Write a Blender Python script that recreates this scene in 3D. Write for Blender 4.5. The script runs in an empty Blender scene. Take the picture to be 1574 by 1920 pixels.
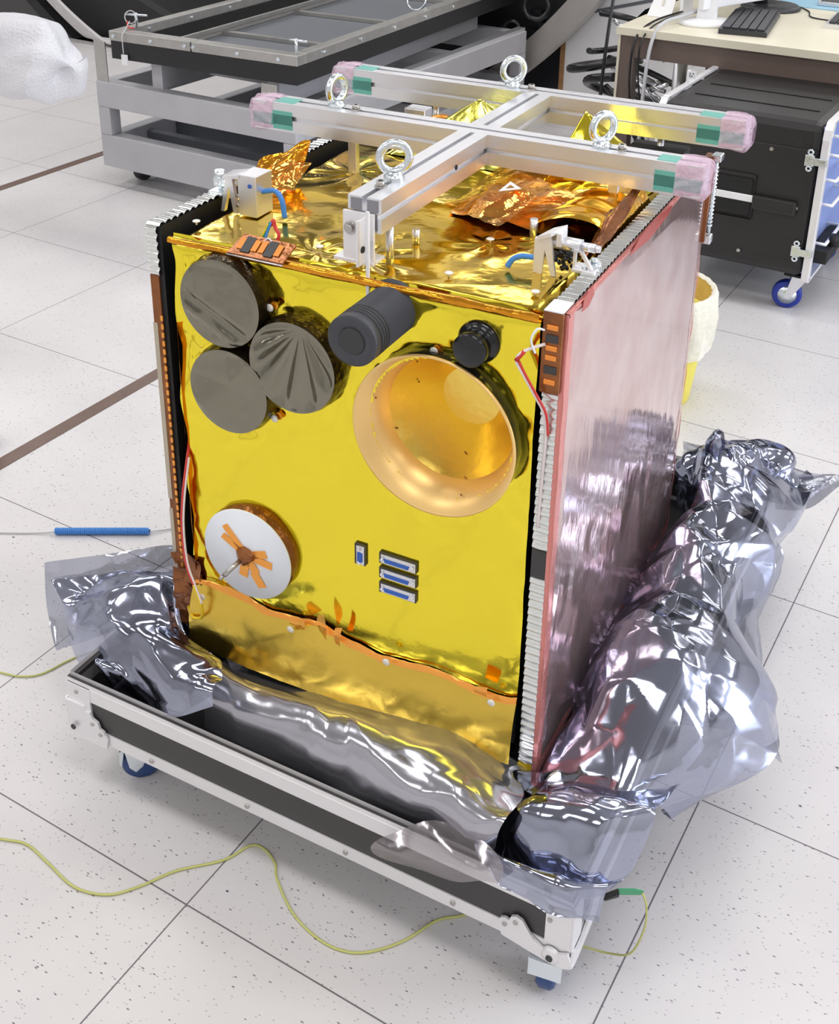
import bpy, bmesh, math, random
import numpy as np
from mathutils import Vector, Matrix
PI = math.pi
random.seed(7)
rng = np.random.RandomState(11)
S = bpy.context.scene
COL = S.collection

# ------------------------------------------------------------------ materials
def newmat(name):
    m = bpy.data.materials.new(name); m.use_nodes = True
    nt = m.node_tree
    return m, nt, nt.nodes['Principled BSDF'], nt.nodes['Material Output']

def mat(name, col, rough=0.5, metal=0.0, bump=0.0, bscale=60.0, vary=0.0, vscale=8.0, alpha=1.0, spec=0.5, coat=0.0,
        trans=0.0, bdetail=3.0, dist=0.01, aniso=0.0):
    m, nt, b, out = newmat(name)
    b.inputs['Base Color'].default_value = (*col, 1)
    b.inputs['Roughness'].default_value = rough
    b.inputs['Metallic'].default_value = metal
    b.inputs['Alpha'].default_value = alpha
    b.inputs['Specular IOR Level'].default_value = spec
    b.inputs['Coat Weight'].default_value = coat
    b.inputs['Transmission Weight'].default_value = trans
    tc = nt.nodes.new('ShaderNodeTexCoord')
    if vary > 0:
        n = nt.nodes.new('ShaderNodeTexNoise'); n.inputs['Scale'].default_value = vscale; n.inputs['Detail'].default_value = 4
        nt.links.new(tc.outputs['Object'], n.inputs['Vector'])
        mx = nt.nodes.new('ShaderNodeMixRGB'); mx.blend_type = 'MULTIPLY'
        r = nt.nodes.new('ShaderNodeValToRGB')
        r.color_ramp.elements[0].position = 0.3; r.color_ramp.elements[1].position = 0.7
        v = 1 - vary
        r.color_ramp.elements[0].color = (v, v, v, 1)
        mx.inputs[0].default_value = 1; mx.inputs[1].default_value = (*col, 1)
        nt.links.new(n.outputs['Fac'], r.inputs['Fac']); nt.links.new(r.outputs['Color'], mx.inputs[2])
        nt.links.new(mx.outputs['Color'], b.inputs['Base Color'])
    if bump > 0:
        n = nt.nodes.new('ShaderNodeTexNoise'); n.inputs['Scale'].default_value = bscale; n.inputs['Detail'].default_value = bdetail
        nt.links.new(tc.outputs['Object'], n.inputs['Vector'])
        bp = nt.nodes.new('ShaderNodeBump'); bp.inputs['Strength'].default_value = bump; bp.inputs['Distance'].default_value = dist
        nt.links.new(n.outputs['Fac'], bp.inputs['Height']); nt.links.new(bp.outputs['Normal'], b.inputs['Normal'])
    return m

def seethrough(name, col, rough, fac, tint=(1, 1, 1), metal=1.0, bump=0.0, bscale=40, dist=.01):
    """a film: part reflects, part lets the room behind through"""
    m, nt, b, out = newmat(name)
    b.inputs['Base Color'].default_value = (*col, 1); b.inputs['Roughness'].default_value = rough
    b.inputs['Metallic'].default_value = metal
    t = nt.nodes.new('ShaderNodeBsdfTransparent'); t.inputs['Color'].default_value = (*tint, 1)
    mx = nt.nodes.new('ShaderNodeMixShader'); mx.inputs[0].default_value = fac
    nt.links.new(b.outputs[0], mx.inputs[1]); nt.links.new(t.outputs[0], mx.inputs[2])
    nt.links.new(mx.outputs[0], out.inputs['Surface'])
    if bump > 0:
        tc = nt.nodes.new('ShaderNodeTexCoord')
        n = nt.nodes.new('ShaderNodeTexNoise'); n.inputs['Scale'].default_value = bscale; n.inputs['Detail'].default_value = 3
        nt.links.new(tc.outputs['Object'], n.inputs['Vector'])
        bp = nt.nodes.new('ShaderNodeBump'); bp.inputs['Strength'].default_value = bump; bp.inputs['Distance'].default_value = dist
        nt.links.new(n.outputs['Fac'], bp.inputs['Height']); nt.links.new(bp.outputs['Normal'], b.inputs['Normal'])
    return m

M = {}
M['alu'] = mat('brushed_aluminium', (.80, .80, .83), .34, .85, bump=.05, bscale=300)
M['alu_white'] = mat('satin_aluminium_edge', (.86, .85, .87), .38, .45)
M['alu_dark'] = mat('aluminium_slot', (.30, .30, .33), .5, .7)
M['steel'] = mat('zinc_plated_steel', (.74, .80, .84), .22, 1.0, bump=.1, bscale=200)
M['bolt'] = mat('bolt_steel', (.50, .48, .46), .3, 1.0)
M['gold'] = mat('gold_foil', (.96, .79, .055), .10, 1.0, bump=.10, bscale=26, dist=.004)
M['gold_side'] = mat('gold_foil_crinkled', (.80, .56, .09), .30, 1.0, bump=.25, bscale=30, dist=.005)
M['gold_top'] = mat('gold_foil_top', (.86, .58, .05), .13, 1.0, bump=.3, bscale=16, dist=.006, vary=.25, vscale=5)
M['amber'] = mat('amber_kapton', (.92, .38, .025), .16, .85, bump=.35, bscale=35, dist=.006, vary=.35, vscale=14)
M['amber_dark'] = mat('dark_amber_kapton', (.34, .12, .035), .25, .5, bump=.3, bscale=50, vary=.4, vscale=25)
M['amber_film'] = seethrough('amber_clear_film', (.95, .5, .12), .12, .42, (1.0, .72, .35), bump=.5, bscale=30)
M['kapton_orange'] = mat('orange_tape', (.95, .40, .07), .25, .5)
M['pad_orange'] = mat('orange_pad_tape', (.90, .30, .04), .5)
M['skirt'] = mat('dark_brown_film', (.22, .075, .02), .25, .5, bump=.3, bscale=50)
M['horn'] = mat('antenna_gold_film', (1.0, .74, .16), .27, .92, bump=.06, bscale=60)
M['horn_rim'] = mat('antenna_orange_rim', (.98, .66, .26), .33, .6)
M['disc'] = mat('grey_brown_film', (.25, .235, .185), .16, 1.0, bump=.35, bscale=13, dist=.006)
M['disc_side'] = mat('brown_film_side', (.055, .04, .022), .22, .8, bump=.6, bscale=60, dist=.006)
M['black'] = mat('black_anodised', (.060, .063, .074), .45, .3, bump=.08, bscale=500)
M['black_gloss'] = mat('black_gloss', (.01, .011, .012), .16, 0)
M['void'] = mat('black_parts_and_shade', (.006, .006, .006), .6, 0)
M['lens'] = mat('dark_grey_lens', (.035, .035, .037), .5, 0)
M['white_pad'] = mat('white_reflector', (.80, .84, .90), .45, 0)
M['white'] = mat('white_paint', (.85, .85, .86), .5, 0)
M['screw_white'] = mat('white_button', (.85, .83, .78), .35, .2)
M['blue_cable'] = mat('blue_cable', (.06, .25, .68), .4)
M['blue_conn'] = mat('blue_connector', (.03, .12, .50), .4)
M['chrome'] = mat('chrome_shell', (.75, .76, .80), .15, 1.0)
M['red'] = mat('red_wire', (.65, .04, .03), .4)
M['green'] = mat('green_wire', (.05, .30, .08), .4)
M['offwhite'] = mat('white_sleeve', (.83, .74, .74), .45)
M['ribs'] = mat('silver_rib_tape', (.84, .86, .84), .22, .9)
M['yellow_tape'] = mat('yellow_tape', (.85, .60, .02), .3, .5)
M['pink_edge'] = mat('red_film_border', (.72, .27, .24), .22, .55, bump=.3, bscale=60, dist=.004)
M['pink_wrap'] = seethrough('pink_bubble_wrap', (.95, .74, .88), .22, .62, (1, .90, .96), metal=.1, bump=1.0, bscale=110, dist=.006)
M['green_tape'] = mat('green_tape', (.16, .50, .43), .35, .2)
M['mirror_foil'] = None
M['laminate'] = mat('black_laminate', (.045, .042, .043), .45, 0, bump=.1, bscale=300)
M['case_dark'] = mat('case_lining', (.012, .012, .014), .7)
M['blue_wheel'] = mat('blue_wheel', (.015, .035, .30), .35)
M['caster_blue'] = mat('dark_blue_tyre', (.02, .06, .20), .4)
M['grey_steel'] = mat('grey_painted_steel', (.50, .50, .53), .45, .1, vary=.08)
M['grey_dark'] = mat('dark_grey_steel', (.13, .14, .16), .5)
M['tray_black'] = mat('black_rail', (.012, .012, .013), .45, bump=.2, bscale=300)
M['tray_alu'] = mat('rail_cap_steel', (.50, .49, .47), .35, .75, vary=.15, vscale=20)
M['rack'] = mat('black_moulded_plastic', (.016, .015, .015), .42, bump=.35, bscale=260, dist=.002)
M['rack_blue'] = mat('pale_blue_panel', (.30, .38, .72), .35)
M['desk_top'] = mat('cream_laminate', (.82, .77, .61), .4, vary=.05)
M['desk_edge'] = mat('beige_edge', (.66, .62, .49), .5)
M['brown'] = mat('brown_steel', (.12, .085, .07), .5)
M['wood'] = mat('wood_edge', (.42, .22, .09), .5, vary=.3, vscale=20)
M['wall'] = mat('wall_paint', (.72, .71, .70), .7)
M['ceiling'] = mat('ceiling_tile', (.42, .41, .40), .8)
M['ring'] = mat('chamber_flange_metal', (.55, .52, .49), .4, .6, vary=.15)
M['chamber'] = mat('chamber_black', (.010, .010, .012), .45)
M['tube_white'] = mat('ribbed_hose', (.62, .60, .60), .5)
M['bubble'] = seethrough('white_bubble_wrap', (.92, .92, .97), .3, .25, (1, 1, 1), metal=0.0, bump=1.0, bscale=140, dist=.006)
M['strip'] = mat('brown_floor_strip', (.20, .135, .11), .4, .3, vary=.15, vscale=20)
M['yellow_bin'] = mat('yellow_plastic', (.80, .70, .10), .4)
M['liner'] = seethrough('white_liner', (.93, .91, .80), .45, .18, (1, .98, .9), metal=0, bump=.8, bscale=40, dist=.01)
M['liner_in'] = mat('yellow_liner_inside', (.80, .55, .13), .5, bump=.4, bscale=30)
M['wire_yg'] = mat('green_yellow_wire', (.55, .56, .18), .4)
M['tag_green'] = mat('green_tag', (.04, .36, .16), .4)
M['key'] = mat('keyboard_black', (.035, .035, .04), .4)
M['cyan'] = mat('light_blue_mat', (.35, .62, .80), .5)
M['cable_black'] = mat('black_cable', (.012, .012, .014), .22)
M['cable_grey'] = mat('grey_cable', (.55, .55, .57), .4)
M['film_clear'] = seethrough('clear_grey_film', (.62, .58, .60), .14, .55, (.88, .86, .88), bump=.3, bscale=14)

# crumpled antistatic foil: dark mirror that lets some light through
M['foil'] = seethrough('antistatic_foil', (.47, .50, .63), .10, .26, (.70, .72, .82), bump=.04, bscale=22, dist=.006)
M['foil_smooth'] = seethrough('smooth_foil', (.54, .54, .60), .17, .12, (.8, .8, .85), metal=.85, bump=.15, bscale=14, dist=.006)
M['foil_thin'] = seethrough('antistatic_foil_single_layer', (.46, .48, .58), .12, .45, (.66, .68, .75), bump=.3, bscale=20, dist=.006)

def pink_material():
    m, nt, b, out = newmat('rose_film_over_solar_cells')
    b.inputs['Metallic'].default_value = .80
    b.inputs['Roughness'].default_value = .10
    tc = nt.nodes.new('ShaderNodeTexCoord')
    # film border (real thing colour: the film turns red where it is not backed by cells)
    sep = nt.nodes.new('ShaderNodeSeparateXYZ'); nt.links.new(tc.outputs['Object'], sep.inputs[0])
    n2 = nt.nodes.new('ShaderNodeTexNoise'); n2.inputs['Scale'].default_value = 9; n2.inputs['Detail'].default_value = 4
    nt.links.new(tc.outputs['Object'], n2.inputs['Vector'])
    ramp = nt.nodes.new('ShaderNodeValToRGB')
    ramp.color_ramp.elements[0].position = .35; ramp.color_ramp.elements[0].color = (.62, .42, .40, 1)
    ramp.color_ramp.elements[1].position = .65; ramp.color_ramp.elements[1].color = (.76, .60, .59, 1)
    nt.links.new(n2.outputs['Fac'], ramp.inputs['Fac'])
    nt.links.new(ramp.outputs['Color'], b.inputs['Base Color'])
    # wrinkles, stronger on the loose lower part of the film
    n = nt.nodes.new('ShaderNodeTexNoise'); n.inputs['Scale'].default_value = 17; n.inputs['Detail'].default_value = 5
    mp = nt.nodes.new('ShaderNodeMapping'); mp.inputs['Scale'].default_value = (1, 1.3, .55)
    nt.links.new(tc.outputs['Object'], mp.inputs[0]); nt.links.new(mp.outputs[0], n.inputs['Vector'])
    mr = nt.nodes.new('ShaderNodeMapRange')
    mr.inputs['From Min'].default_value = .40; mr.inputs['From Max'].default_value = .56
    mr.inputs['To Min'].default_value = .16; mr.inputs['To Max'].default_value = .05
    nt.links.new(sep.outputs['Z'], mr.inputs['Value'])
    bp = nt.nodes.new('ShaderNodeBump'); bp.inputs['Distance'].default_value = .012
    nt.links.new(mr.outputs[0], bp.inputs['Strength'])
    nt.links.new(n.outputs['Fac'], bp.inputs['Height']); nt.links.new(bp.outputs['Normal'], b.inputs['Normal'])
    return m
M['pink'] = pink_material()

def floor_material():
    m, nt, b, out = newmat('speckled_vinyl_tiles')
    b.inputs['Roughness'].default_value = .30
    b.inputs['Specular IOR Level'].default_value = .45
    tc = nt.nodes.new('ShaderNodeTexCoord')
    sep = nt.nodes.new('ShaderNodeSeparateXYZ'); nt.links.new(tc.outputs['Object'], sep.inputs[0])
    def math_(op, a, bb=None):
        n = nt.nodes.new('ShaderNodeMath'); n.operation = op
        for i, v in enumerate((a, bb)):
            if v is None: continue
            if isinstance(v, (int, float)): n.inputs[i].default_value = v
            else: nt.links.new(v, n.inputs[i])
        return n.outputs[0]
    def seam(s):
        q = math_('DIVIDE', s, .61)
        fr = math_('FRACT', math_('ADD', q, 100.5))
        d = math_('ABSOLUTE', math_('SUBTRACT', fr, .5))
        return math_('LESS_THAN', d, .0021)
    s = math_('MAXIMUM', seam(sep.outputs['X']), seam(sep.outputs['Y']))
    # a tint that differs a little tile by tile
    n = nt.nodes.new('ShaderNodeTexNoise'); n.inputs['Scale'].default_value = 3; n.inputs['Detail'].default_value = 5
    nt.links.new(tc.outputs['Object'], n.inputs['Vector'])
    base = nt.nodes.new('ShaderNodeValToRGB')
    base.color_ramp.elements[0].position = .3; base.color_ramp.elements[0].color = (.655, .635, .645, 1)
    base.color_ramp.elements[1].position = .7; base.color_ramp.elements[1].color = (.72, .70, .70, 1)
    nt.links.new(n.outputs['Fac'], base.inputs['Fac'])
    cur = base.outputs['Color']
    # dark chips: stretched voronoi dots, two sets
    for k, (sc, ang, thr, col, keep) in enumerate([(44, .5, .11, (.17, .15, .19, 1), .45), (40, 2.2, .115, (.25, .23, .26, 1), .45), (95, 1.2, .18, (.40, .37, .39, 1), .45), (9, .3, .036, (.12, .10, .15, 1), .4)]):
        mp = nt.nodes.new('ShaderNodeMapping'); mp.inputs['Rotation'].default_value = (0, 0, ang); mp.inputs['Scale'].default_value = (1, 2.4 if k != 3 else 1.3, 0.0)
        mp.inputs['Location'].default_value = (3.3 * k, 1.7 * k, 0)
        nt.links.new(tc.outputs['Object'], mp.inputs[0])
        v = nt.nodes.new('ShaderNodeTexVoronoi'); v.inputs['Scale'].default_value = sc
        nt.links.new(mp.outputs[0], v.inputs['Vector'])
        sc_ = nt.nodes.new('ShaderNodeSeparateColor'); nt.links.new(v.outputs['Color'], sc_.inputs[0])
        on = math_('MULTIPLY', math_('LESS_THAN', v.outputs['Distance'], thr), math_('LESS_THAN', sc_.outputs[0], keep))
        mx = nt.nodes.new('ShaderNodeMixRGB'); mx.inputs[2].default_value = col
        nt.links.new(on, mx.inputs[0]); nt.links.new(cur, mx.inputs[1]); cur = mx.outputs['Color']
    mx = nt.nodes.new('ShaderNodeMixRGB'); mx.inputs[2].default_value = (.17, .15, .17, 1)
    nt.links.new(s, mx.inputs[0]); nt.links.new(cur, mx.inputs[1])
    nt.links.new(mx.outputs['Color'], b.inputs['Base Color'])
    return m
M['floor'] = floor_material()

# ------------------------------------------------------------------ mesh helpers
def sharp_edge(bm):
    pass

class MB:
    def __init__(s): s.bm = bmesh.new(); s.mats = []; s.cur = 0
    def use(s, m):
        if m not in s.mats: s.mats.append(m)
        s.cur = s.mats.index(m); return s
    def _f(s, vs, smooth=False):
        try:
            f = s.bm.faces.new(vs); f.material_index = s.cur; f.smooth = smooth; return f
        except ValueError: return None
    def box(s, a, b, bev=0.0, rot=None, piv=None):
        x0, y0, z0 = a; x1, y1, z1 = b
        P = [Vector(p) for p in ((x0, y0, z0), (x1, y0, z0), (x1, y1, z0), (x0, y1, z0), (x0, y0, z1), (x1, y0, z1), (x1, y1, z1), (x0, y1, z1))]
        if rot is not None:
            pv = Vector(piv) if piv is not None else (P[0] + P[6]) / 2
            P = [rot @ (p - pv) + pv for p in P]
        v = [s.bm.verts.new(p) for p in P]
        fs = [s._f([v[i] for i in q]) for q in ((0, 3, 2, 1), (4, 5, 6, 7), (0, 1, 5, 4), (1, 2, 6, 5), (2, 3, 7, 6), (3, 0, 4, 7))]
        if bev > 0:
            es = set(e for f in fs for e in f.edges)
            r = bmesh.ops.bevel(s.bm, geom=list(es), offset=bev, segments=2, profile=.5, affect='EDGES')
            for f in r['faces']: f.material_index = s.cur
        return s
    def _frame(s, d):
        d = Vector(d).normalized()
        u = d.orthogonal().normalized(); w = d.cross(u)
        return d, u, w
    def cyl(s, p0, p1, r, r1=None, n=24, caps=True, bev=0):
        p0 = Vector(p0); p1 = Vector(p1); r1 = r if r1 is None else r1
        d, u, w = s._frame(p1 - p0)
        A = [s.bm.verts.new(p0 + (u * math.cos(2 * PI * i / n) + w * math.sin(2 * PI * i / n)) * r) for i in range(n)]
        B = [s.bm.verts.new(p1 + (u * math.cos(2 * PI * i / n) + w * math.sin(2 * PI * i / n)) * r1) for i in range(n)]
        for i in range(n): s._f([A[i], A[(i + 1) % n], B[(i + 1) % n], B[i]], True)
        if caps: s._f(A[::-1]); s._f(B)
        return s
    def lathe(s, prof, o, axis, n=48, wob=None, mats=None, smooth=True):
        """prof: list of (radius, distance along axis)"""
        o = Vector(o); d, u, w = s._frame(axis); rings = []
        for k, (r, t) in enumerate(prof):
            if r <= 1e-6: rings.append([s.bm.verts.new(o + d * t)]); continue
            rings.append([s.bm.verts.new(o + d * t + (u * math.cos(2 * PI * i / n) + w * math.sin(2 * PI * i / n)) * (r * (1 + (wob(i, k) if wob else 0)))) for i in range(n)])
        for k in range(len(rings) - 1):
            if mats: s.use(mats[k])
            a, b = rings[k], rings[k + 1]
            for i in range(n):
                j = (i + 1) % n
                if len(a) == 1: s._f([a[0], b[j], b[i]], smooth)
                elif len(b) == 1: s._f([a[i], a[j], b[0]], smooth)
                else: s._f([a[i], a[j], b[j], b[i]], smooth)
        return s
    def tube(s, pts, r, n=10, closed=False, sub=6, rfun=None):
        P = [Vector(p) for p in pts]
        if sub > 1 and len(P) > 2:
            Q = []
            m = len(P)
            rngk = range(m) if closed else range(m - 1)
            for i in rngk:
                if closed: a, b, c, d = P[(i - 1) % m], P[i], P[(i + 1) % m], P[(i + 2) % m]
                else: a, b, c, d = P[max(i - 1, 0)], P[i], P[i + 1], P[min(i + 2, m - 1)]
                for k in range(sub):
                    t = k / sub
                    Q.append(.5 * ((2 * b) + (c - a) * t + (2 * a - 5 * b + 4 * c - d) * t * t + (3 * b - a - 3 * c + d) * t ** 3))
            if not closed: Q.append(P[-1])
            P = Q
        m = len(P); rings = []; up = None
        for i, p in enumerate(P):
            if closed: t = P[(i + 1) % m] - P[i - 1]
            else: t = P[min(i + 1, m - 1)] - P[max(i - 1, 0)]
            if t.length < 1e-9: t = Vector((0, 0, 1))
            t.normalize()
            if up is None: up = t.orthogonal().normalized()
            up = (up - t * up.dot(t)); up = up.normalized() if up.length > 1e-6 else t.orthogonal().normalized()
            w = t.cross(up); rr = r if rfun is None else rfun(i / max(m - 1, 1))
            rings.append([s.bm.verts.new(p + (up * math.cos(2 * PI * k / n) + w * math.sin(2 * PI * k / n)) * rr) for k in range(n)])
        for i in range(m if closed else m - 1):
            a, b = rings[i], rings[(i + 1) % m]
            for k in range(n): s._f([a[k], a[(k + 1) % n], b[(k + 1) % n], b[k]], True)
        if not closed: s._f(rings[0][::-1]); s._f(rings[-1])
        return s
    def prism(s, poly, vec, bev=0):
        v = Vector(vec); A = [s.bm.verts.new(Vector(p)) for p in poly]; B = [s.bm.verts.new(Vector(p) + v) for p in poly]
        n = len(A); s._f(A[::-1]); s._f(B)
        for i in range(n): s._f([A[i], A[(i + 1) % n], B[(i + 1) % n], B[i]])
        return s
    def grid(s, P, smooth=True, keep=None, flip=False):
        """P: array nu x nv x 3"""
        nu, nv = P.shape[:2]
        V = {}
        def g(i, j):
            if (i, j) not in V: V[(i, j)] = s.bm.verts.new(P[i, j])
            return V[(i, j)]
        for i in range(nu - 1):
            for j in range(nv - 1):
                if keep is not None and not keep(i, j): continue
                q = [g(i, j), g(i + 1, j), g(i + 1, j + 1), g(i, j + 1)]
                if flip: q = q[::-1]
                s._f(q, smooth)
        return s
    def torus(s, c, axis, R, r, n=40, m=12):
        c = Vector(c); d, u, w = s._frame(axis)
        pts = [c + (u * math.cos(2 * PI * i / n) + w * math.sin(2 * PI * i / n)) * R for i in range(n)]
        return s.tube(pts, r, n=m, closed=True, sub=1)
    def build(s, name, m=None, parent=None, fix=True):
        if m is not None and not s.mats: s.mats = [m]
        if fix: bmesh.ops.recalc_face_normals(s.bm, faces=s.bm.faces[:])
        if parent is not None:
            off = Vector(parent.get('_b', (0, 0, 0)))
            bmesh.ops.translate(s.bm, verts=s.bm.verts[:], vec=-off)
        me = bpy.data.meshes.new(name); s.bm.to_mesh(me); s.bm.free()
        for k in s.mats: me.materials.append(k)
        o = bpy.data.objects.new(name, me); COL.objects.link(o)
        if parent is not None: o.parent = parent; o['_b'] = list(parent.get('_b', (0, 0, 0)))
        return o

def tag(o, label=None, cat=None, group=None, kind=None):
    if label: o['label'] = label
    if cat: o['category'] = cat
    if group: o['group'] = group
    if kind: o['kind'] = kind
    return o

def thing(name, label, cat, base=(0, 0, 0), group=None, origin=(0, 0, 0), rz=0.0, size=1.0):
    """Empty at the thing's base. Parts are written in the thing's own frame (origin + turn rz); base is the point of that frame the Empty sits on."""
    o = bpy.data.objects.new(name, None); COL.objects.link(o)
    R = Matrix.Rotation(rz, 3, 'Z')
    o.location = Vector(origin) + R @ (Vector(base) * size); o.rotation_euler = (0, 0, rz); o.scale = (size, size, size)
    o['_b'] = list(base); o.empty_display_size = .05
    return tag(o, label, cat, group)

def copy_tree(o, parent=None):
    c = o.copy(); COL.objects.link(c)
    if parent is not None: c.parent = parent
    for ch in [x for x in o.children]: copy_tree(ch, c)
    return c

# crumple: piecewise linear height over a hashed triangle lattice -> flat facets and straight creases
def _hash(i, j, k):
    h = np.sin(i * 127.1 + j * 311.7 + k * 74.7) * 43758.5453
    return h - np.floor(h)
def facet(x, y, sc, seed):
    x = x / sc; y = y / sc
    return _tri(x + .9 * _tri(x * .55, y * .55, seed + 2.7), y + .9 * _tri(x * .5 + 9, y * .5, seed + 6.1), seed)
def _tri(x, y, seed):
    s = (x + y) * .366025; i = np.floor(x + s); j = np.floor(y + s); t = (i + j) * .211325
    fx = x - (i - t); fy = y - (j - t)
    up = fx > fy
    # barycentric inside the skewed triangle
    u = fx + (fx + fy) * .366025; v = fy + (fx + fy) * .366025
    a = _hash(i, j, seed); c = _hash(i + 1, j + 1, seed)
    b1 = _hash(i + 1, j, seed); b2 = _hash(i, j + 1, seed)
    h = np.where(up, a * (1 - u) + b1 * (u - v) + c * v, a * (1 - v) + b2 * (v - u) + c * u)
    return h - .5
def crumple(x, y, seed=0, amps=((.09, .035), (.042, .015), (.018, .005))):
    r = 0
    for k, (sc, am) in enumerate(amps): r = r + am * facet(x + 3.1 * k, y - 1.7 * k, sc, seed + k * 5.3)
    return r

def catmull(P, n, axis):
    P = np.moveaxis(np.asarray(P, float), axis, 0); m = P.shape[0]
    t = np.linspace(0, m - 1, n); i = np.clip(t.astype(int), 0, m - 2); f = (t - i).reshape(-1, *([1] * (P.ndim - 1)))
    a, b, c, d = P[np.maximum(i - 1, 0)], P[i], P[i + 1], P[np.minimum(i + 2, m - 1)]
    Q = .5 * (2 * b + (c - a) * f + (2 * a - 5 * b + 4 * c - d) * f ** 2 + (3 * b - a - 3 * c + d) * f ** 3)
    return np.moveaxis(Q, 0, axis)

def sheet(ctrl, step=.006, seed=1, amps=((.10, .03), (.045, .016), (.018, .005)), edge=.3):
    C = np.asarray(ctrl, float)
    lu = np.linalg.norm(np.diff(C, axis=0), axis=2).sum(0).max(); lv = np.linalg.norm(np.diff(C, axis=1), axis=2).sum(1).max()
    nu = max(int(lu / step), 4); nv = max(int(lv / step), 4)
    P = catmull(catmull(C, nu, 0), nv, 1)
    U, V = np.meshgrid(np.linspace(0, lu, nu), np.linspace(0, lv, nv), indexing='ij')
    du = np.gradient(P, axis=0); dv = np.gradient(P, axis=1); N = np.cross(du, dv); N /= np.linalg.norm(N, axis=2, keepdims=True) + 1e-9
    h = crumple(U, V, seed, amps)
    T = du / (np.linalg.norm(du, axis=2, keepdims=True) + 1e-9)
    P = P + N * h[..., None] + T * (crumple(U, V, seed + 31, amps) * .35)[..., None]
    return P

# ------------------------------------------------------------------ camera
cam = bpy.data.cameras.new('camera'); co = bpy.data.objects.new('camera', cam); COL.objects.link(co)
Rv = Vector((0.86081088, 0.50864507, 0.01687659)); Uv = Vector((-0.22094248, 0.34362992, 0.91274471)); Fv = Vector((-0.45846379, 0.78942933, -0.40818168))
mw = Matrix.Identity(4)
for i in range(3): mw[i][0] = Rv[i]; mw[i][1] = Uv[i]; mw[i][2] = -Fv[i]
mw.translation = Vector((0.93740587, -0.91223503, 1.59382083))
co.matrix_world = mw
cam.sensor_fit = 'VERTICAL'; cam.sensor_height = 36; cam.sensor_width = 36 * 1574 / 1920
cam.lens = 2200.509 / 1920 * 36
cam.shift_x = (787 - 801.843) / 1920; cam.shift_y = -(960 - 554.505) / 1920
cam.clip_start = .05; cam.clip_end = 60
S.camera = co

# ------------------------------------------------------------------ room
def struct(o): o['kind'] = 'structure'; return o
RX0, RX1, RY0, RY1, RH = -8.5, 4.5, -4.0, 11.0, 3.3
b = MB(); b.box((RX0, RY0, -.05), (RX1, RY1, 0)); struct(b.build('floor', M['floor']))
b = MB(); b.box((RX0, RY0, RH), (RX1, RY1, RH + .1)); struct(b.build('ceiling', M['ceiling']))
for nm, a, c in (('wall_left', (RX0 - .1, RY0, 0), (RX0, RY1, RH)), ('wall_right', (RX1, RY0, 0), (RX1 + .1, RY1, RH)),
                 ('wall_front', (RX0, RY0 - .1, 0), (RX1, RY0, RH)), ('wall_back', (RX0, RY1, 0), (RX1, RY1 + .1, RH))):
    b = MB(); b.box(a, c); struct(b.build(nm, M['wall']))
b = MB(); b.box((-1.2475, -3.9, 0), (-1.205, 2.9, .002)); struct(b.build('trim_1', M['strip']))
b = MB(); b.box((-2.90, -3.9, 0), (-2.855, 6, .002)); struct(b.build('trim_2', M['strip']))

# ceiling lamps
def area(x, y, sx, sy, e, col=(1, .985, .97)):
    l = bpy.data.lights.new('ceiling_lamp', 'AREA'); l.shape = 'RECTANGLE'; l.size = sx; l.size_y = sy; l.energy = e; l.color = col
    o = bpy.data.objects.new('ceiling_lamp', l); COL.objects.link(o); o.location = (x, y, RH - .012)
for x in (-6.4, -4, -1.6, .8, 3.2):
    for y in (-2.6, -.2, 2.2, 4.6, 7.0, 9.4):
        area(x, y, 1.25, .62, 17)
# added cool fill lamp at the right wall, to make surfaces facing it bluish
l = bpy.data.lights.new('cool_fill_light', 'AREA'); l.shape = 'RECTANGLE'; l.size = 5; l.size_y = 1.5; l.energy = 150; l.color = (.78, .86, 1)
o = bpy.data.objects.new('cool_fill_light', l); COL.objects.link(o); o.location = (RX1 - .02, 2.5, 1.9); o.rotation_euler = (0, PI / 2, 0)
w = bpy.data.worlds.new('room_air'); S.world = w; w.use_nodes = True
w.node_tree.nodes['Background'].inputs[0].default_value = (.9, .93, 1, 1); w.node_tree.nodes['Background'].inputs[1].default_value = .5

# ------------------------------------------------------------------ satellite (own frame: x to the right along the front, y to the back)
SO = (-0.1804, 0.2755, 0.0638); SS = .96; SY = math.radians(4.245)
W, H0, H1, D = .594, .190, .946, .725
sat = thing('satellite', 'gold foil wrapped satellite with two flat side panels, standing in the open wheeled case', 'satellite', (.297, .36, .150), None, SO, SY, SS)

# structure box behind the blankets: sides painted black for the shade in the panel gaps, open front hole for the horn
b = MB()
b.use(M['void'])
b.box((.004, .012, H0), (.016, D, H1 - .01)); b.box((W - .016, .012, H0), (W - .004, D, H1 - .01))
b.box((.016, D - .012, H0), (W - .016, D, H1 - .01)); b.box((.016, .012, H0), (W - .016, D - .012, H0 + .012))
b.build('body', None, sat)

def edge_w(x, z, x0, x1, z0, z1, s=.05):
    d = min(x - x0, x1 - x, z - z0, z1 - z)
    return math.exp(-max(d, 0) / s)
feat = [(.100, .865, .078), (.215, .785, .08), (.10, .717, .078), (.376, .908, .045), (.513, .886, .035), (.455, .735, .132), (.12, .42, .09)]
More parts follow.
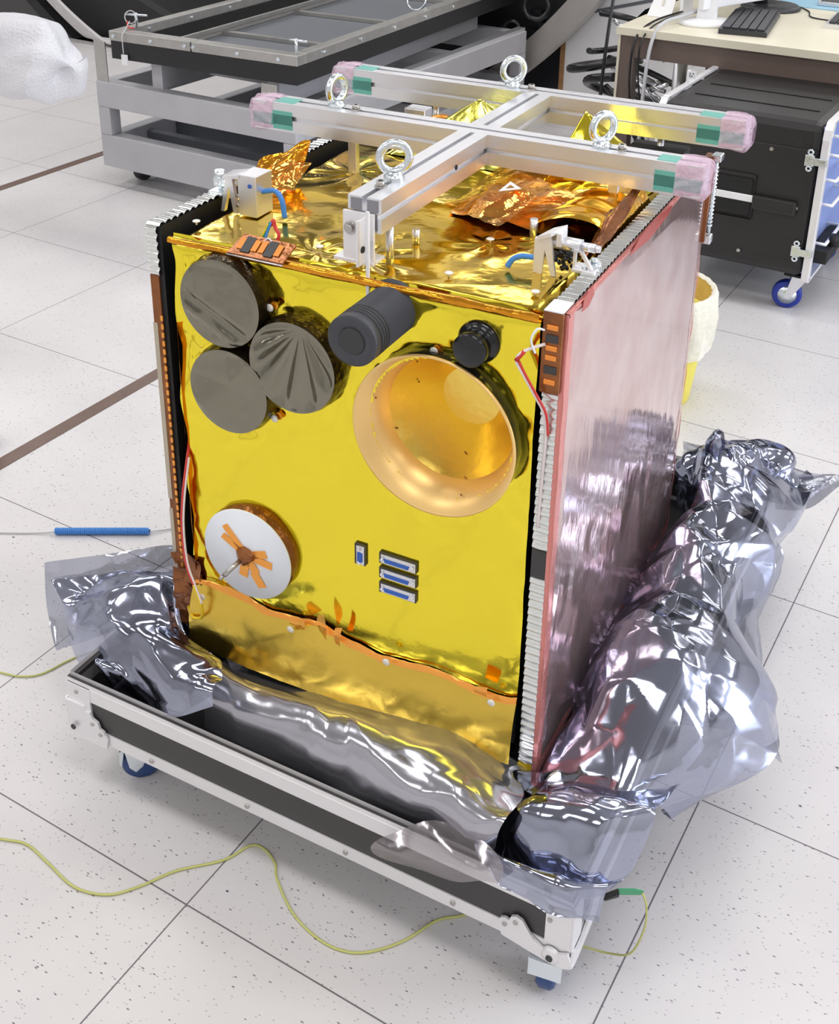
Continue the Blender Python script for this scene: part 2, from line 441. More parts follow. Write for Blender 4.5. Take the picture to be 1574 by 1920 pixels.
# front blanket
nx, nz = 150, 190
xs = np.linspace(-.004, W + .002, nx); zs = np.linspace(.285, H1 + .002, nz)
Xg, Zg = np.meshgrid(xs, zs, indexing='ij')
dist = np.minimum.reduce([Xg + .004, W + .002 - Xg, H1 + .002 - Zg])
wgt = .06 + .9 * np.exp(-np.maximum(dist, 0) / .035)
for fx, fz, fr in feat[:6]:
    dd = np.hypot(Xg - fx, Zg - fz) - fr; wgt = np.maximum(wgt, .05 + 1.0 * np.exp(-np.abs(dd) / .028))
wgt = np.maximum(wgt, .8 * np.exp(-np.maximum(.93 - Zg, 0) / .03) * (Xg > -1))
hh = crumple(Xg, Zg * .8, 3, ((.06, .0075), (.028, .0032), (.12, .006)))
Y = -.004 + wgt * hh
roll = .012 * np.exp(-((H1 + .002 - Zg) / .012) ** 2)
P = np.stack([Xg - .004 * np.sin(Zg * 40) * (Xg < .02), Y + roll, Zg], 2)
b = MB()
def keep(i, j):
    x = .5 * (xs[i] + xs[i + 1]); z = .5 * (zs[j] + zs[j + 1])
    return math.hypot(x - .455, z - .735) > .112
b.grid(P, keep=keep, flip=True)
fb = b.build('front_blanket', M['gold'], sat, fix=False)
fb['label'] = 'smooth bright gold foil front blanket'

# lower flap of the blanket, folded under, with a torn tape edge
nx, nz = 130, 26
us = np.linspace(-.006, W + .004, nx); vs = np.linspace(0, 1, nz)
Ug, Vg = np.meshgrid(us, vs, indexing='ij')
topz = .303 + .006 * np.sin(us * 31) + .010 * np.sin(us * 9 + 1) + .010 * facet(us, us * 0 + .3, .05, 4.0)
botz = .186 + .010 * np.sin(us * 5) - .012 * np.sin(us / W * PI)
Zg = topz[:, None] * (1 - Vg) + botz[:, None] * Vg
Yg = -.008 - .024 * Vg - .006 * np.sin(Vg * PI) + crumple(Ug * .7, Zg, 9, ((.12, .012), (.05, .004)))
b = MB(); b.grid(np.stack([Ug, Yg, Zg], 2), flip=True)
b.build('lower_flap', M['gold_side'], sat, fix=False)['label'] = 'crinkled darker gold foil flap along the bottom edge'
# amber tape edge over the flap
b = MB()
zt = topz + .004
for i in range(nx - 1):
    if .2 < us[i] < .22: continue
p0 = np.stack([us, np.full(nx, -.009), zt + .006 * np.abs(facet(us, us * 0, .03, 8.))], 1)
p1 = np.stack([us, np.full(nx, -.0145), zt - .006 - .012 * np.abs(facet(us, us * 0 + .1, .04, 2.))], 1)
b.grid(np.stack([p0, (p0 + p1) / 2 + np.array([0, -.0015, 0]), p1], 1), flip=True)
b.build('tape_edge', M['kapton_orange'], sat, fix=False)['label'] = 'orange tape edge along the lower flap'
# standing scraps of film on the flap edge
for (x, z, h, wd, tl, mt) in ((.268, .298, .052, .016, -.12, 'amber_film'), (.290, .296, .04, .010, .12, 'kapton_orange'), (.215, .30, .022, .03, .2, 'amber_film'), (.545, .30, .02, .02, 0, 'kapton_orange')):
    b = MB(); pts = []
    for k in range(7):
        t = k / 6; wv = wd * .5 * (math.sin(PI * (.15 + .85 * (1 - t))) if mt == 'amber_film' else 1)
        pts.append([(x + tl * t * h - wv, -.022 - .010 * math.sin(t * 2), z + h * t), (x + tl * t * h + wv, -.024 - .006 * math.sin(t * 3), z + h * t)])
    b.grid(np.array(pts), flip=True); b.build('film_scrap', M[mt], sat, fix=False)

# top blanket
nx, ny = 150, 170
xs = np.linspace(-.002, W, nx); ys = np.linspace(-.004, D + .01, ny)
Xg, Yg = np.meshgrid(xs, ys, indexing='ij')
Z = H1 + crumple(Xg * .75, Yg * 1.25, 6, ((.16, .008), (.07, .0022)))
for (cx, cy, k) in ((.30, .05, 9), (.50, .25, 8), (.43, .20, 7), (.09, .40, 9), (.22, .05, 7)):
    rr = np.hypot(Xg - cx, Yg - cy); th = np.arctan2(Yg - cy, Xg - cx)
    Z += .0018 * np.sin(th * k + 4 * rr / .1) * np.exp(-rr / .09) * np.clip(rr / .02, 0, 1)
d = np.minimum.reduce([Xg + .002, W - Xg, Yg + .004])
Z -= .010 * np.exp(-(d / .008) ** 2)
b = MB(); b.grid(np.stack([Xg, Yg, Z], 2))
tb = b.build('top_blanket', M['gold_top'], sat, fix=False); tb['label'] = 'creased amber gold foil top blanket'
# folded dark amber seam between top and front
b = MB(); n = 120; u = np.linspace(0, 1, n)
xx = -.004 + u * (W + .006)
pr = []
for k in range(7):
    a = PI * (k / 6) - .4
    rr = .006 + .003 * facet(xx, xx * 0 + k * .01, .05, 3.)
    pr.append(np.stack([xx, -.007 - rr * np.sin(a) + .002 * facet(xx, xx * 0 + k, .02, 6.), H1 - .004 + rr * np.cos(a)], 1))
b.grid(np.stack(pr, 1), flip=False)
b.build('seam', M['amber'], sat, fix=False)['label'] = 'amber folded seam along the top front edge'

# three film-covered round apertures
for cx, cz, r, sd in ((.100, .866, .0705, 1), (.2235, .789, .0735, 5), (.107, .7195, .0705, 9)):
    b = MB()
    wb = lambda i, k, sd=sd: .012 * math.sin(i * 1.7 + sd + k) if k in (1, 2) else 0
    b.lathe([(r * 1.04, -.002), (r * 1.05, .008), (r * 1.045, .018), (r, .031)], (cx, 0, cz), (0, -1, 0), 72, wob=wb)
    cov = b.build('film_cover', M['disc_side'], sat); cov['label'] = 'brown film covered round aperture'
    n = 64; g = np.linspace(-1, 1, n); A, B = np.meshgrid(g, g, indexing='ij')
    # square to disc
    X = A * np.sqrt(1 - B * B / 2); Zz = B * np.sqrt(1 - A * A / 2)
    rr = np.hypot(X, Zz)
    if sd == 5:
        ap = (.25, .95); dx = X - ap[0]; dz = Zz - ap[1]; ang = np.arctan2(dx, -dz)
        h = .0055 * np.sin(ang * 15) * np.clip(1.1 - rr ** 6, 0, 1) * np.clip(np.hypot(dx, dz), 0, 1)
    else:
        h = crumple(X * r, Zz * r, sd, ((.07, .0065), (.03, .0012)))
        if sd == 1: h = h + .004 * np.exp(-((X * .5 + Zz + .35) / .13) ** 2) - .004 * np.exp(-((X * .5 + Zz + .62) / .1) ** 2) + .004 * np.exp(-((X + .05) / .4) ** 2 - ((Zz - .78) / .09) ** 2)
    h = h * np.clip((1 - rr) * 9, 0, 1)
    b = MB(); b.grid(np.stack([cx + X * r, -.0315 + h, cz + Zz * r], 2), flip=True)
    f = b.build('film_face', M['disc'], cov, fix=False); f['label'] = 'taut grey brown reflective film face'

# black cylindrical instrument
cy = MB(); c0 = (.3765, .0, .9075)
pf = [(0, .118), (.019, .118), (.0195, .119), (.036, .119), (.0372, .117)]
for k in range(4): pf += [(.0372, .103 - k * .0066), (.0310, .1028 - k * .0066), (.0310, .0996 - k * .0066), (.0372, .0994 - k * .0066)]
pf += [(.0372, .002), (.043, .002), (.043, -.003)]
cyl = cy.lathe(pf, c0, (0, -1, 0), 64).build('telescope_baffle', M['black'], sat); cyl['label'] = 'matt black cylinder with four ring grooves'
for k in range(4):
    b = MB(); t = .1026 - k * .0066; b.lathe([(.0368, t + .0014), (.0375, t + .0013), (.0375, t - .0013), (.0368, t - .0014)], c0, (0, -1, 0), 64); b.build('ring_groove', M['void'], cyl)
b = MB(); b.cyl((.3765, -.1195, .9075), (.3765, -.1185, .9075), .019, n=40); b.build('end_disc', M['lens'], cyl)
# small black capped sensor
b = MB(); b.lathe([(.031, -.002), (.031, .007), (.026, .012), (.020, .014), (.020, .02), (.0245, .021), (.0245, .038), (.022, .040), (0, .040)], (.510, 0, .889), (0, -1, 0), 48)
b.build('sensor_cap', M['black_gloss'], sat)['label'] = 'small glossy black round sensor cap'

# horn
hc = (.455, 0, .737)
b = MB(); b.lathe([(.124, -.004), (.1255, .012), (.1262, .029), (.1255, .031)], hc, (0, -1, 0), 96, wob=lambda i, k: .004 * math.sin(i * .9) + .003 * math.sin(i * 2.3 + 1) if k < 2 else .001 * math.sin(i))
hr = b.build('horn_rim', M['black_gloss'], sat); hr['label'] = 'rim ring of the round horn antenna, its side shade painted black'  # outer side painted black for the shade between horn and body
b = MB(); b.lathe([(.1272, .029), (.1275, .033), (.1245, .0335), (.100, -.030)], hc, (0, -1, 0), 96); b.build('horn_collar', M['horn_rim'], hr)['label'] = 'orange film collar'
b = MB(); b.lathe([(.100, -.030), (.047, -.105)], hc, (0, -1, 0), 96); b.build('horn_cone', M['horn'], hr)['label'] = 'shiny gold inner cone'
b = MB(); b.lathe([(.047, -.105), (.0, -.105)], hc, (0, -1, 0), 64); b.build('horn_bottom', M['horn'], hr)
b = MB()
for r, t, ks in ((.098, -.033, range(0, 9, 2)), (.075, -.0655, range(0, 9, 3)), (.110, -.001, range(0, 9, 3))):
    for k in ks:
        b = MB()
        a = 2 * PI * k / 9 + .3 + r * 5; p = Vector((hc[0] + math.cos(a) * (r - .001), -t - .002, hc[2] + math.sin(a) * (r - .001)))
        b.cyl(p, p + Vector((-math.cos(a) * .0012, -.0012, -math.sin(a) * .0012)), .0014, n=8)
        b.build('vent_hole', M['amber_dark'], hr)

# patch antenna (white disc)
wc = Vector((.1190, 0, .4150))
b = MB(); b.lathe([(.084, -.001), (.084, .008), (.080, .019)], (.119, 0, .415), (0, -1, 0), 64, wob=lambda i, k: .02 * math.sin(i * .5 + k))
am = b.build('antenna_skirt', M['skirt'], sat); am['label'] = 'dark amber film skirt behind the white disc'
b = MB(); b.lathe([(0, .019), (.0835, .019), (.0845, .021), (.0835, .0235), (0, .0235)], wc, (0, -1, 0), 72)
wd = b.build('patch_antenna', M['white_pad'], sat); wd['label'] = 'round white disc antenna'
b = MB()
for a, l, wv in ((-.20 + PI / 2 + .9, .062, .006), (-.20 + PI / 2 + 1.25, .052, .006), (.35, .042, .007), (-.12, .05, .007), (-1.75, .044, .008), (-1.15, .062, .008)):
    d_ = Vector((math.cos(a), 0, math.sin(a))); q = Vector((-d_.z, 0, d_.x)) * wv
    o_ = wc + Vector((0, -.0245, 0)); bend = Vector((q.x * .6, 0, q.z * .6)) if abs(a + 1.15) < .01 else Vector((0, 0, 0))
    for s0, s1 in ((.010, l * .55), (l * .55, l)):
        v0 = o_ + d_ * s0; v1 = o_ + d_ * s1
        b.prism([v0 - q, v1 - q + bend, v1 + q + bend, v0 + q], (0, -.0012, 0))
b.build('antenna_tape', M['kapton_orange'], wd)['label'] = 'strips of orange tape crossing at the hub'
b = MB(); b.lathe([(.017, .023), (.015, .033), (.008, .037), (0, .037)], wc, (0, -1, 0), 9, smooth=False, wob=lambda i, k: .15 * math.sin(i * 2.1)); b.build('antenna_hub', M['amber_dark'], wd)['label'] = 'dark wrapped hub'
b = MB(); b.cyl(wc + Vector((-.004, -.033, -.004)), wc + Vector((-.016, -.066, -.018)), .0042, n=12); b.cyl(wc + Vector((-.016, -.066, -.018)), wc + Vector((-.019, -.074, -.021)), .0030, n=12)
b.build('antenna_probe', M['bolt'], wd)['label'] = 'small metal coaxial probe'

# D-shaped connectors in cutouts
def dsub(x0, x1, z0, z1, vertical=False):
    b = MB(); b.box((x0 - .002, -.0085, z0 - .0015), (x1 + .001, -.0045, z1 + .0015)); fr = b.build('connector', M['laminate'], sat); fr['label'] = 'metal shelled connector in a dark cutout'
    b = MB(); b.box((x0 + .0015, -.0105, z0), (x1, -.007, z1), .001)
    L = (x1 - x0) if not vertical else (z1 - z0)
    b.build('shell', M['chrome'], fr)
    b = MB()
    if not vertical: b.prism([(x0 + .009, -.0115, z0 + .003), (x1 - .012, -.0115, z0 + .003), (x1 - .010, -.0115, z1 - .007), (x0 + .007, -.0115, z1 - .007)], (0, .003, 0))
    else: b.prism([(x0 + .004, -.0115, z0 + .006), (x1 - .003, -.0115, z0 + .006), (x1 - .003, -.0115, z1 - .013), (x0 + .004, -.0115, z1 - .011)], (0, .003, 0))
    b.build('insert', M['blue_conn'], fr)
    for q in ((x0 + .0045, (z0 + z1) / 2), (x1 - .0045, (z0 + z1) / 2)) if not vertical else (((x0 + x1) / 2, z0 + .004), ((x0 + x1) / 2, z1 - .006)):
        b = MB(); b.cyl((q[0], -.0145, q[1]), (q[0], -.009, q[1]), .0024, n=6); b.build('jackscrew', M['chrome'], fr)
for z0, z1 in ((.475, .4915), (.4475, .4640), (.4195, .4360)): dsub(.360, .4215, z0, z1)
dsub(.3165, .3325, .4585, .4935, True)

# white blanket buttons
def button(p, ax, r=.0065):
    b = MB(); p = Vector(p); ax = Vector(ax); b.cyl(p, p + ax * .006, .0016, n=8); b.lathe([(0, .0075), (r * .8, .0072), (r, .0062), (r * .9, .005), (0, .005)], p, ax, 14)
    b.build('blanket_button', M['screw_white'], sat)
for x, z in ((.177, .869), (.177, .682), (.446, .862)):
    button((x, -.006, z), (0, -1, 0))
    b = MB(); b.cyl((x + .006, -.0085, z + .004), (x + .006, -.0075, z + .004), .0065, n=14); b.build('button_patch', M['amber'], sat)
for x, z in ((.024, .302), (.202, .301), (.381, .305), (.563, .30)): button((x, -.022, z - .004), (0, -1, 0))
for x, y in ((.004, .052), (.225, .053), (.434, .202), (.435, .054), (.566, .052)): button((x, y, H1 + .001), (0, 0, 1))

# side panels -----------------------------------------------------------
def ribs(b, p0, p1, wdir, wid, n, amp=.0022, out=(0, -1, 0)):
    amp = .0042
    """crinkled silver edge: a run of small rounded ridges between p0 and p1"""
    p0 = Vector(p0); p1 = Vector(p1); wdv = Vector(wdir) * wid; o_ = Vector(out); m = n * 5
    A = []
    for i in range(m + 1):
        t = i / m; ph = abs(math.sin(PI * i / 5)); p = p0.lerp(p1, t)
        jit = (p1 - p0).normalized() * .0011 * math.sin(i * 2.3)
        A.append([p + o_ * amp * ph, p + wdv * .5 + o_ * amp * ph * 1.2 + jit, p + wdv + o_ * amp * ph])
    b.grid(np.array([[list(q) for q in r] for r in A]))
PZ0, PZ1, PD = .152, .955, .745
# right panel
b = MB(); b.use(M['void']).box((.606, .002, PZ0), (.6285, PD, PZ1))
rp = b.build('right_panel', None, sat); rp['label'] = 'right side panel with rose film on its outer face'
ny, nz = 150, 170
ys = np.linspace(-.004, PD + .004, ny); zs = np.linspace(PZ0 - .004, PZ1 + .003, nz)
Yg, Zg = np.meshgrid(ys, zs, indexing='ij')
low = np.clip((.56 - Zg) / .10, 0, 1) * .8 + .0
de = np.minimum.reduce([Yg + .004, PD + .004 - Yg, Zg - PZ0 + .004, PZ1 + .003 - Zg])
mid = np.clip(de / .035, 0, 1)
Xg = .6325 + .003 * mid + (low * mid) * crumple(Yg * 1.25, Zg * .9, 17, ((.10, .0045), (.045, .0018))) + .0015 * mid * crumple(Yg, Zg * .3, 4, ((.2, 1.0),))
b = MB(); b.grid(np.stack([Xg, Yg, Zg], 2)); b.build('rose_film', M['pink'], rp, fix=False)['label'] = 'rose tinted protective film, smooth above and crumpled below'
b = MB()   # red film border folded round the edges
def band(pts, wv):
    for i in range(len(pts) - 1):
        a, c = Vector(pts[i]), Vector(pts[i + 1]); q = Vector(wv[i])
        m_ = 24; rows = []
        for k in range(m_ + 1):
            t = k / m_; p = a.lerp(c, t); j = .0012 * math.sin(k * 1.9 + i); rows.append([list(p + Vector((j * .4, 0, 0))), list(p + q * .5 + Vector((.0012 + j, 0, 0))), list(p + q + Vector((.0006, j, j)))])
        b.grid(np.array(rows))
band([(.6345, -.0035, PZ1), (.6345, -.0035, PZ0)], [(0, .020, 0)])
band([(.6345, -.002, PZ0), (.6345, PD, PZ0)], [(0, 0, .026)])
band([(.6345, PD + .002, PZ0), (.6345, PD + .002, PZ1)], [(0, -.007, 0)])
band([(.6345, -.002, PZ1 + .001), (.6345, PD, PZ1 + .001)], [(0, 0, -.006)])
b.grid(np.array([[[.6285, y, PZ1 + .0008], [.6345, y, PZ1 + .001]] for y in (-.002, PD)]))
b.grid(np.array([[[.6265, -.003, z], [.6345, -.0035, z]] for z in (PZ0, PZ1)]))
b.build('film_border', M['pink_edge'], rp, fix=False)['label'] = 'folded red border of the rose film'
red_film = mat('deep_red_film', (.50, .06, .04), .2, .3)
for pl in ([(0.637, 0.246, 0.949), (0.637, 0.303, 0.963), (0.637, 0.394, 0.964), (0.637, 0.477, 0.957), (0.637, 0.461, 0.947), (0.637, 0.35, 0.939)], [(0.637, 0.04, 0.943), (0.637, 0.045, 0.96), (0.637, 0.08, 0.966), (0.637, 0.088, 0.95), (0.637, 0.066, 0.94)]):
    b = MB(); b.prism(pl, (.0006, 0, 0)); b.build('film_flap', red_film, rp)['label'] = 'deep red loose flap of film near the top edge'
b = MB(); ribs(b, (.604, .000, PZ0 + .02), (.604, .000, .53), (1, 0, 0), .0235, 25); ribs(b, (.604, .000, .578), (.604, .000, .838), (1, 0, 0), .0235, 18)
b.build('edge_ribs', M['ribs'], rp, fix=False)['label'] = 'silver ribbed tape along the front edge of the right panel'
b = MB(); ribs(b, (.604, .03, PZ1 + .001), (.604, PD, PZ1 + .001), (1, 0, 0), .0245, 48, out=(0, 0, 1)); b.build('top_ribs', M['ribs'], rp, fix=False)
b = MB(); b.box((.6035, -.0015, .53), (.6275, .004, .578)); b.build('edge_patch', M['laminate'], rp)['label'] = 'black patch in the ribbed edge'
b = MB(); b.box((.6035, -.003, PZ0), (.6275, .004, PZ0 + .02)); b.build('yellow_end', M['yellow_tape'], rp)
b = MB(); b.box((.601, -.010, .838), (.6295, .012, .957), .002); tbk = b.build('terminal_block', M['amber_dark'], rp); tbk['label'] = 'brown taped terminal block at the top front corner'
for z in (.936, .906, .892, .856):
    b = MB(); b.box((.608, -.0125, z - .0035), (.6235, -.0095, z + .0035), .001); b.build('orange_pad', M['pad_orange'], tbk)
for z in (.920, .874):
    b = MB(); b.box((.607, -.0118, z - .0055), (.6245, -.0095, z + .0055)); b.build('dark_pad', M['laminate'], tbk)
b = MB(); b.box((.6015, -.009, .957), (.629, .03, .9585)); b.build('cover_plate', M['alu'], tbk)
# hinge assembly on the rear top of the right panel
b = MB(); b.box((.622, PD - .005, .80), (.640, PD + .022, .965)); hg = b.build('rear_hinge', M['amber_dark'], rp); hg['label'] = 'brown wrapped hinge bar at the rear edge of the right panel'
b = MB(); b.cyl((.641, PD + .012, .815), (.641, PD + .012, .955), .005, n=12)
for k in range(16): b.torus((.641, PD + .012, .83 + k * .0075), (0, 0, 1), .0058, .0016, 14, 6)
b.box((.634, PD, .955), (.652, PD + .026, .968), .002); b.box((.634, PD + .0, .795), (.650, PD + .02, .812), .002); b.build('hinge_spring', M['steel'], hg)
# wires on the right
b = MB(); pr_ = [(.607, -.012, .911), (.586, -.030, .904), (.575, -.030, .888), (.584, -.028, .870), (.6, -.022, .839), (.612, -.014, .81), (.615, -.008, .774), (.613, -.006, .70), (.611, -.005, .62)]
b.tube(pr_, .0023, n=8)
wr = b.build('white_wire', M['offwhite'], rp)
b = MB(); b.tube([(x + .0035, y, z - .0005) for x, y, z in pr_[2:7]], .0019, n=8); b.tube([(x - .0035 * (i > 1), y - .001, z) for i, (x, y, z) in enumerate(pr_[1:3])], .003, n=8, sub=2); b.build('red_wire', M['red'], wr)
b = MB(); b.tube([(.6, -.028, .903), (.594, -.03, .922), (.600, -.026, .937), (.607, -.018, .934)], .0016, n=8); b.build('wire_loop', M['white'], wr)
# left panel
b = MB(); b.use(M['void']).box((-.050, .002, PZ0 + .045), (-.025, PD, PZ1))
lp = b.build('left_panel', None, sat); lp['label'] = 'left side panel seen on its front edge'
b = MB(); ribs(b, (-.051, 0, .872), (-.051, 0, PZ1), (1, 0, 0), .020, 6); ribs(b, (-.051, .0, PZ1 + .001), (-.051, PD, PZ1 + .001), (1, 0, 0), .024, 48, out=(0, 0, 1))
b.build('edge_ribs', M['ribs'], lp, fix=False)['label'] = 'silver ribbed tape at the top of the left panel'
b = MB(); b.box((-.051, -.001, PZ0 + .045), (-.0345, .004, .872)); et = b.build('edge_tape', M['amber_dark'], lp); et['label'] = 'brown amber tape down the front edge of the left panel'
b = MB(); 
for k in range(34):
    z = .80 - k * .0148; b.box((-.0375, -.0025, z - .0045), (-.0325, .0, z + .0045), .001)
b.build('orange_pad', M['kapton_orange'], et)
b = MB(); b.box((-.0525, -.002, .46), (-.044, .001, .79)); b.box((-.0525, -.002, .30), (-.045, .001, .44)); b.build('pale_strip', mat('pale_beige_edge', (.50, .44, .34), .4, .2), et)
# amber edge of the front blanket seen in the gap
b = MB(); n = 60; u = np.linspace(.21, .80, n)
b.grid(np.stack([np.stack([-.008 + .004 * facet(u, u * 0, .05, 2.), np.full(n, .0), u], 1), np.stack([np.full(n, -.001), np.full(n, -.008), u], 1)], 1))
b.build('blanket_edge', M['kapton_orange'], sat, fix=False)['label'] = 'orange blanket edge in the left gap'
b = MB(); pl_ = [(-.004, .01, .60), (.0, -.008, .56), (-.006, -.020, .489), (-.010, -.024, .424), (-.004, -.028, .36), (.012, -.032, .322), (.026, -.036, .292), (.028, -.036, .264), (.006, -.034, .252), (-.02, -.012, .25)]
b.tube(pl_[:7], .0026, n=8); wl = b.build('red_wire', M['red'], sat)
b = MB(); b.tube([(x + .004, y - .001, z) for x, y, z in pl_[1:7]], .0018, n=8); b.build('white_wire', M['offwhite'], wl)
b = MB(); b.tube(pl_[5:], .0030, n=8); b.build('yellow_sleeve', M['yellow_tape'], wl)
b = MB()
for i in range(3):
    n = 10; A, B = np.meshgrid(np.linspace(0, .09, n), np.linspace(0, .055, n), indexing='ij')
    b.grid(np.stack([-.05 + B * 1.1, -.008 - .012 * i * 0 + crumple(A, B, 40 + i, ((.03, .02),)), .205 + A + i * .03], 2))
b.build('corner_wrap', M['amber_dark'], lp, fix=False)['label'] = 'crumpled brown tape at the lower left corner'

# heater plate with taped pads on the front top edge
hp = MB(); hp.prism([(.112, -.020, .9455), (.208, -.020, .9455), (.214, .008, .966), (.124, .008, .967)], (0, 0, .003))
hpo = hp.build('heater_plate', M['amber_dark'], sat); hpo['label'] = 'tilted dark amber plate with four orange taped pads'
for x in (.128, .153, .165, .192):
    b = MB(); b.prism([(x - .0045, -.014, .9545), (x + .0045, -.014, .9545), (x + .006, .001, .9655), (x - .003, .001, .9660)], (0, -.0003, .001)); b.build('orange_pad', M['pad_orange'], hpo)
for x in (.140, .179):
    b = MB(); b.prism([(x - .008, -.017, .9520), (x + .007, -.017, .9520), (x + .009, .004, .9675), (x - .006, .004, .9680)], (0, -.0003, .001)); b.build('dark_pad', M['laminate'], hpo)
for i, (k, pts, r) in enumerate((('red', [(.176, .012, .962), (.180, .015, .975), (.172, .018, .984), (.168, .02, .994), (.163, .02, .985)], .0028), ('green', [(.152, .01, .962), (.156, .015, .975), (.163, .02, .99)], .0028), ('blue_cable', [(.157, .01, .962), (.160, .015, .976), (.165, .019, .991)], .002), ('offwhite', [(.158, .004, .962), (.166, .006, .970), (.174, .004, .968), (.180, .0, .960)], .0014), ('yellow_tape', [(.150, .008, .963), (.154, .012, .972), (.161, .018, .988)], .0015))):
    b = MB(); b.tube(pts, r, n=8); b.build({'red': 'red_wire', 'green': 'green_wire', 'blue_cable': 'blue_wire', 'offwhite': 'white_wire', 'yellow_tape': 'yellow_wire'}[k], M[k], hpo)
b = MB(); b.tube([(.112, -.0215, .9455), (.15, -.0215, .9455), (.208, -.0215, .9455)], .0012, n=6, sub=1); b.build('plate_edge', M['alu'], hpo)

# hold-down brackets
br = MB(); br.box((.036, .120, .947), (.070, .166, 1.014), .001)
bl = br.build('bracket_left', M['alu'], sat); bl['label'] = 'silver milled bracket with a hole at the left rear of the top edge'
bl.name = 'holddown_bracket'
b = MB(); b.cyl((.059, .1185, .998), (.059, .1205, .998), .0035, n=16); b.build('hole', M['blue_conn'], bl)
b = MB(); b.prism([(.000, .122, .947), (.006, .122, .947), (.017, .122, .99), (.024, .122, .947), (.031, .122, .947), (.024, .122, 1.006), (.012, .122, 1.006)], (0, .008, 0)); b.prism([(.008, .118, 1.002), (.04, .118, 1.008), (.04, .15, 1.011), (.008, .15, 1.004)], (0, 0, .005)); b.build('side_strut', M['alu'], bl)
b = MB(); b.box((-.018, .13, .984), (.018, .155, .998), .001); b.box((-.045, .15, .957), (-.005, .175, .965), .001); b.cyl((-.03, .17, .957), (-.03, .17, .985), .006, n=12); b.cyl((-.05, .20, .957), (-.05, .20, .972), .007, n=12); b.cyl((-.012, .14, .99), (-.012, .14, 1.008), .008, n=16)
b.build('clamp', M['steel'], bl)
b = MB(); 
for z in (.962, .978, 1.0): b.cyl((.034, .119, z), (.034, .122, z), .003, n=8)
b.build('screw', M['bolt'], bl)
b = MB(); b.tube([(.069, .14, .985), (.088, .145, .988), (.104, .140, .978), (.112, .135, .95)], .0042, n=12); b.build('blue_cable', M['blue_cable'], sat)
# right
b = MB(); b.prism([(.540, .125, .947), (.546, .125, .947), (.549, .125, .985), (.560, .125, .947), (.567, .125, .947), (.557, .125, 1.004), (.540, .125, .999)], (0, .005, 0))
b.prism([(.538, .122, .998), (.558, .122, 1.006), (.572, .150, 1.012), (.552, .150, 1.004)], (0, 0, .006)); b.box((.563, .13, .99), (.571, .155, 1.01), .001); b.box((.533, .125, .947), (.541, .133, 1.0), .001)
bk = b.build('holddown_bracket', M['alu_white'], sat); bk['label'] = 'grey milled bracket carrying a hexagonal release rod at the right'
b = MB(); b.cyl((.556, .140, .994), (.598, .140, .994), .0105, n=6); b.cyl((.598, .140, .994), (.618, .140, .994), .0065, n=12); b.cyl((.618, .140, .994), (.625, .140, .994), .0055, n=6); b.build('release_rod', M['alu'], bk)
b = MB(); b.prism([(.588, .135, .99), (.592, .135, .99), (.592, .135, .965), (.604, .135, .962), (.588, .135, .960)], (0, .006, 0)); b.prism([(.595, .135, .99), (.599, .135, .99), (.617, .135, .963), (.612, .135, .962)], (0, .006, 0)); b.box((.588, .13, .957), (.622, .16, .962), .001); b.build('side_strut', M['alu_white'], bk)
b = MB(); b.cyl((.613, .155, .962), (.613, .155, .967), .011, n=20); b.cyl((.613, .155, .967), (.613, .155, .973), .005, n=6); b.cyl((.605, .138, .962), (.605, .138, .967), .004, n=6); b.build('screw', M['steel'], bk)
b = MB()
rngb = random.Random(3)
for k in range(26):
    p = Vector((.558 + rngb.random() * .026, .132 + rngb.random() * .02, .956 + rngb.random() * .024)); b.cyl(p, p + Vector((rngb.uniform(-.008, .008), rngb.uniform(-.008, .008), rngb.uniform(-.006, .006))), .003, n=6)
b.build('wiring_bundle', M['cable_black'], bk)['label'] = 'shiny dark bundle of wiring under the rod'
b = MB(); b.tube([(.497, .118, .951), (.503, .122, .962), (.515, .126, .968), (.536, .13, .968)], .0042, n=12); b.build('blue_cable', M['blue_cable'], sat)

# kapton tents and flaps on the top -------------------------------------------------
def tri_sheet(corners, name, m, lab=None, n=22, amp=.006, seed=2, bulge=0.0):
    """four-cornered loose film, creased"""
    c = [np.array(p, float) for p in corners]
    A, B = np.meshgrid(np.linspace(0, 1, n), np.linspace(0, 1, n), indexing='ij'); A = A[..., None]; B = B[..., None]
    P = c[0] * (1 - A) * (1 - B) + c[1] * A * (1 - B) + c[2] * A * B + c[3] * (1 - A) * B
    N = np.cross(c[1] - c[0], c[3] - c[0]); L = np.linalg.norm(N); N = N / L
    s = math.sqrt(L)
    P = P + N * (crumple(A * s, B * s, seed, ((s * .45, amp * 1.6), (s * .2, amp * .6))) + bulge * np.sin(A * PI) * np.sin(B * PI))
    b = MB(); b.grid(P); o = b.build(name, m, sat, fix=False)
    if lab: o['label'] = lab
    return o
tri_sheet([(-.012, .20, .952), (.035, .30, .953), (.045, .33, 1.022), (-.030, .28, .985)], 'amber_flap', M['amber'], 'amber film flap standing up behind the left bracket', seed=5, amp=.014)
tri_sheet([(.00, .16, .950), (.055, .24, .950), (.06, .30, .985), (.02, .26, 1.0)], 'amber_flap', M['amber_film'], None, seed=8, amp=.010)
tri_sheet([(-.045, .22, .962), (-.02, .22, .962), (-.02, .36, .964), (-.045, .36, .964)], 'yellow_tape', M['gold_side'], None, seed=3, amp=.004)
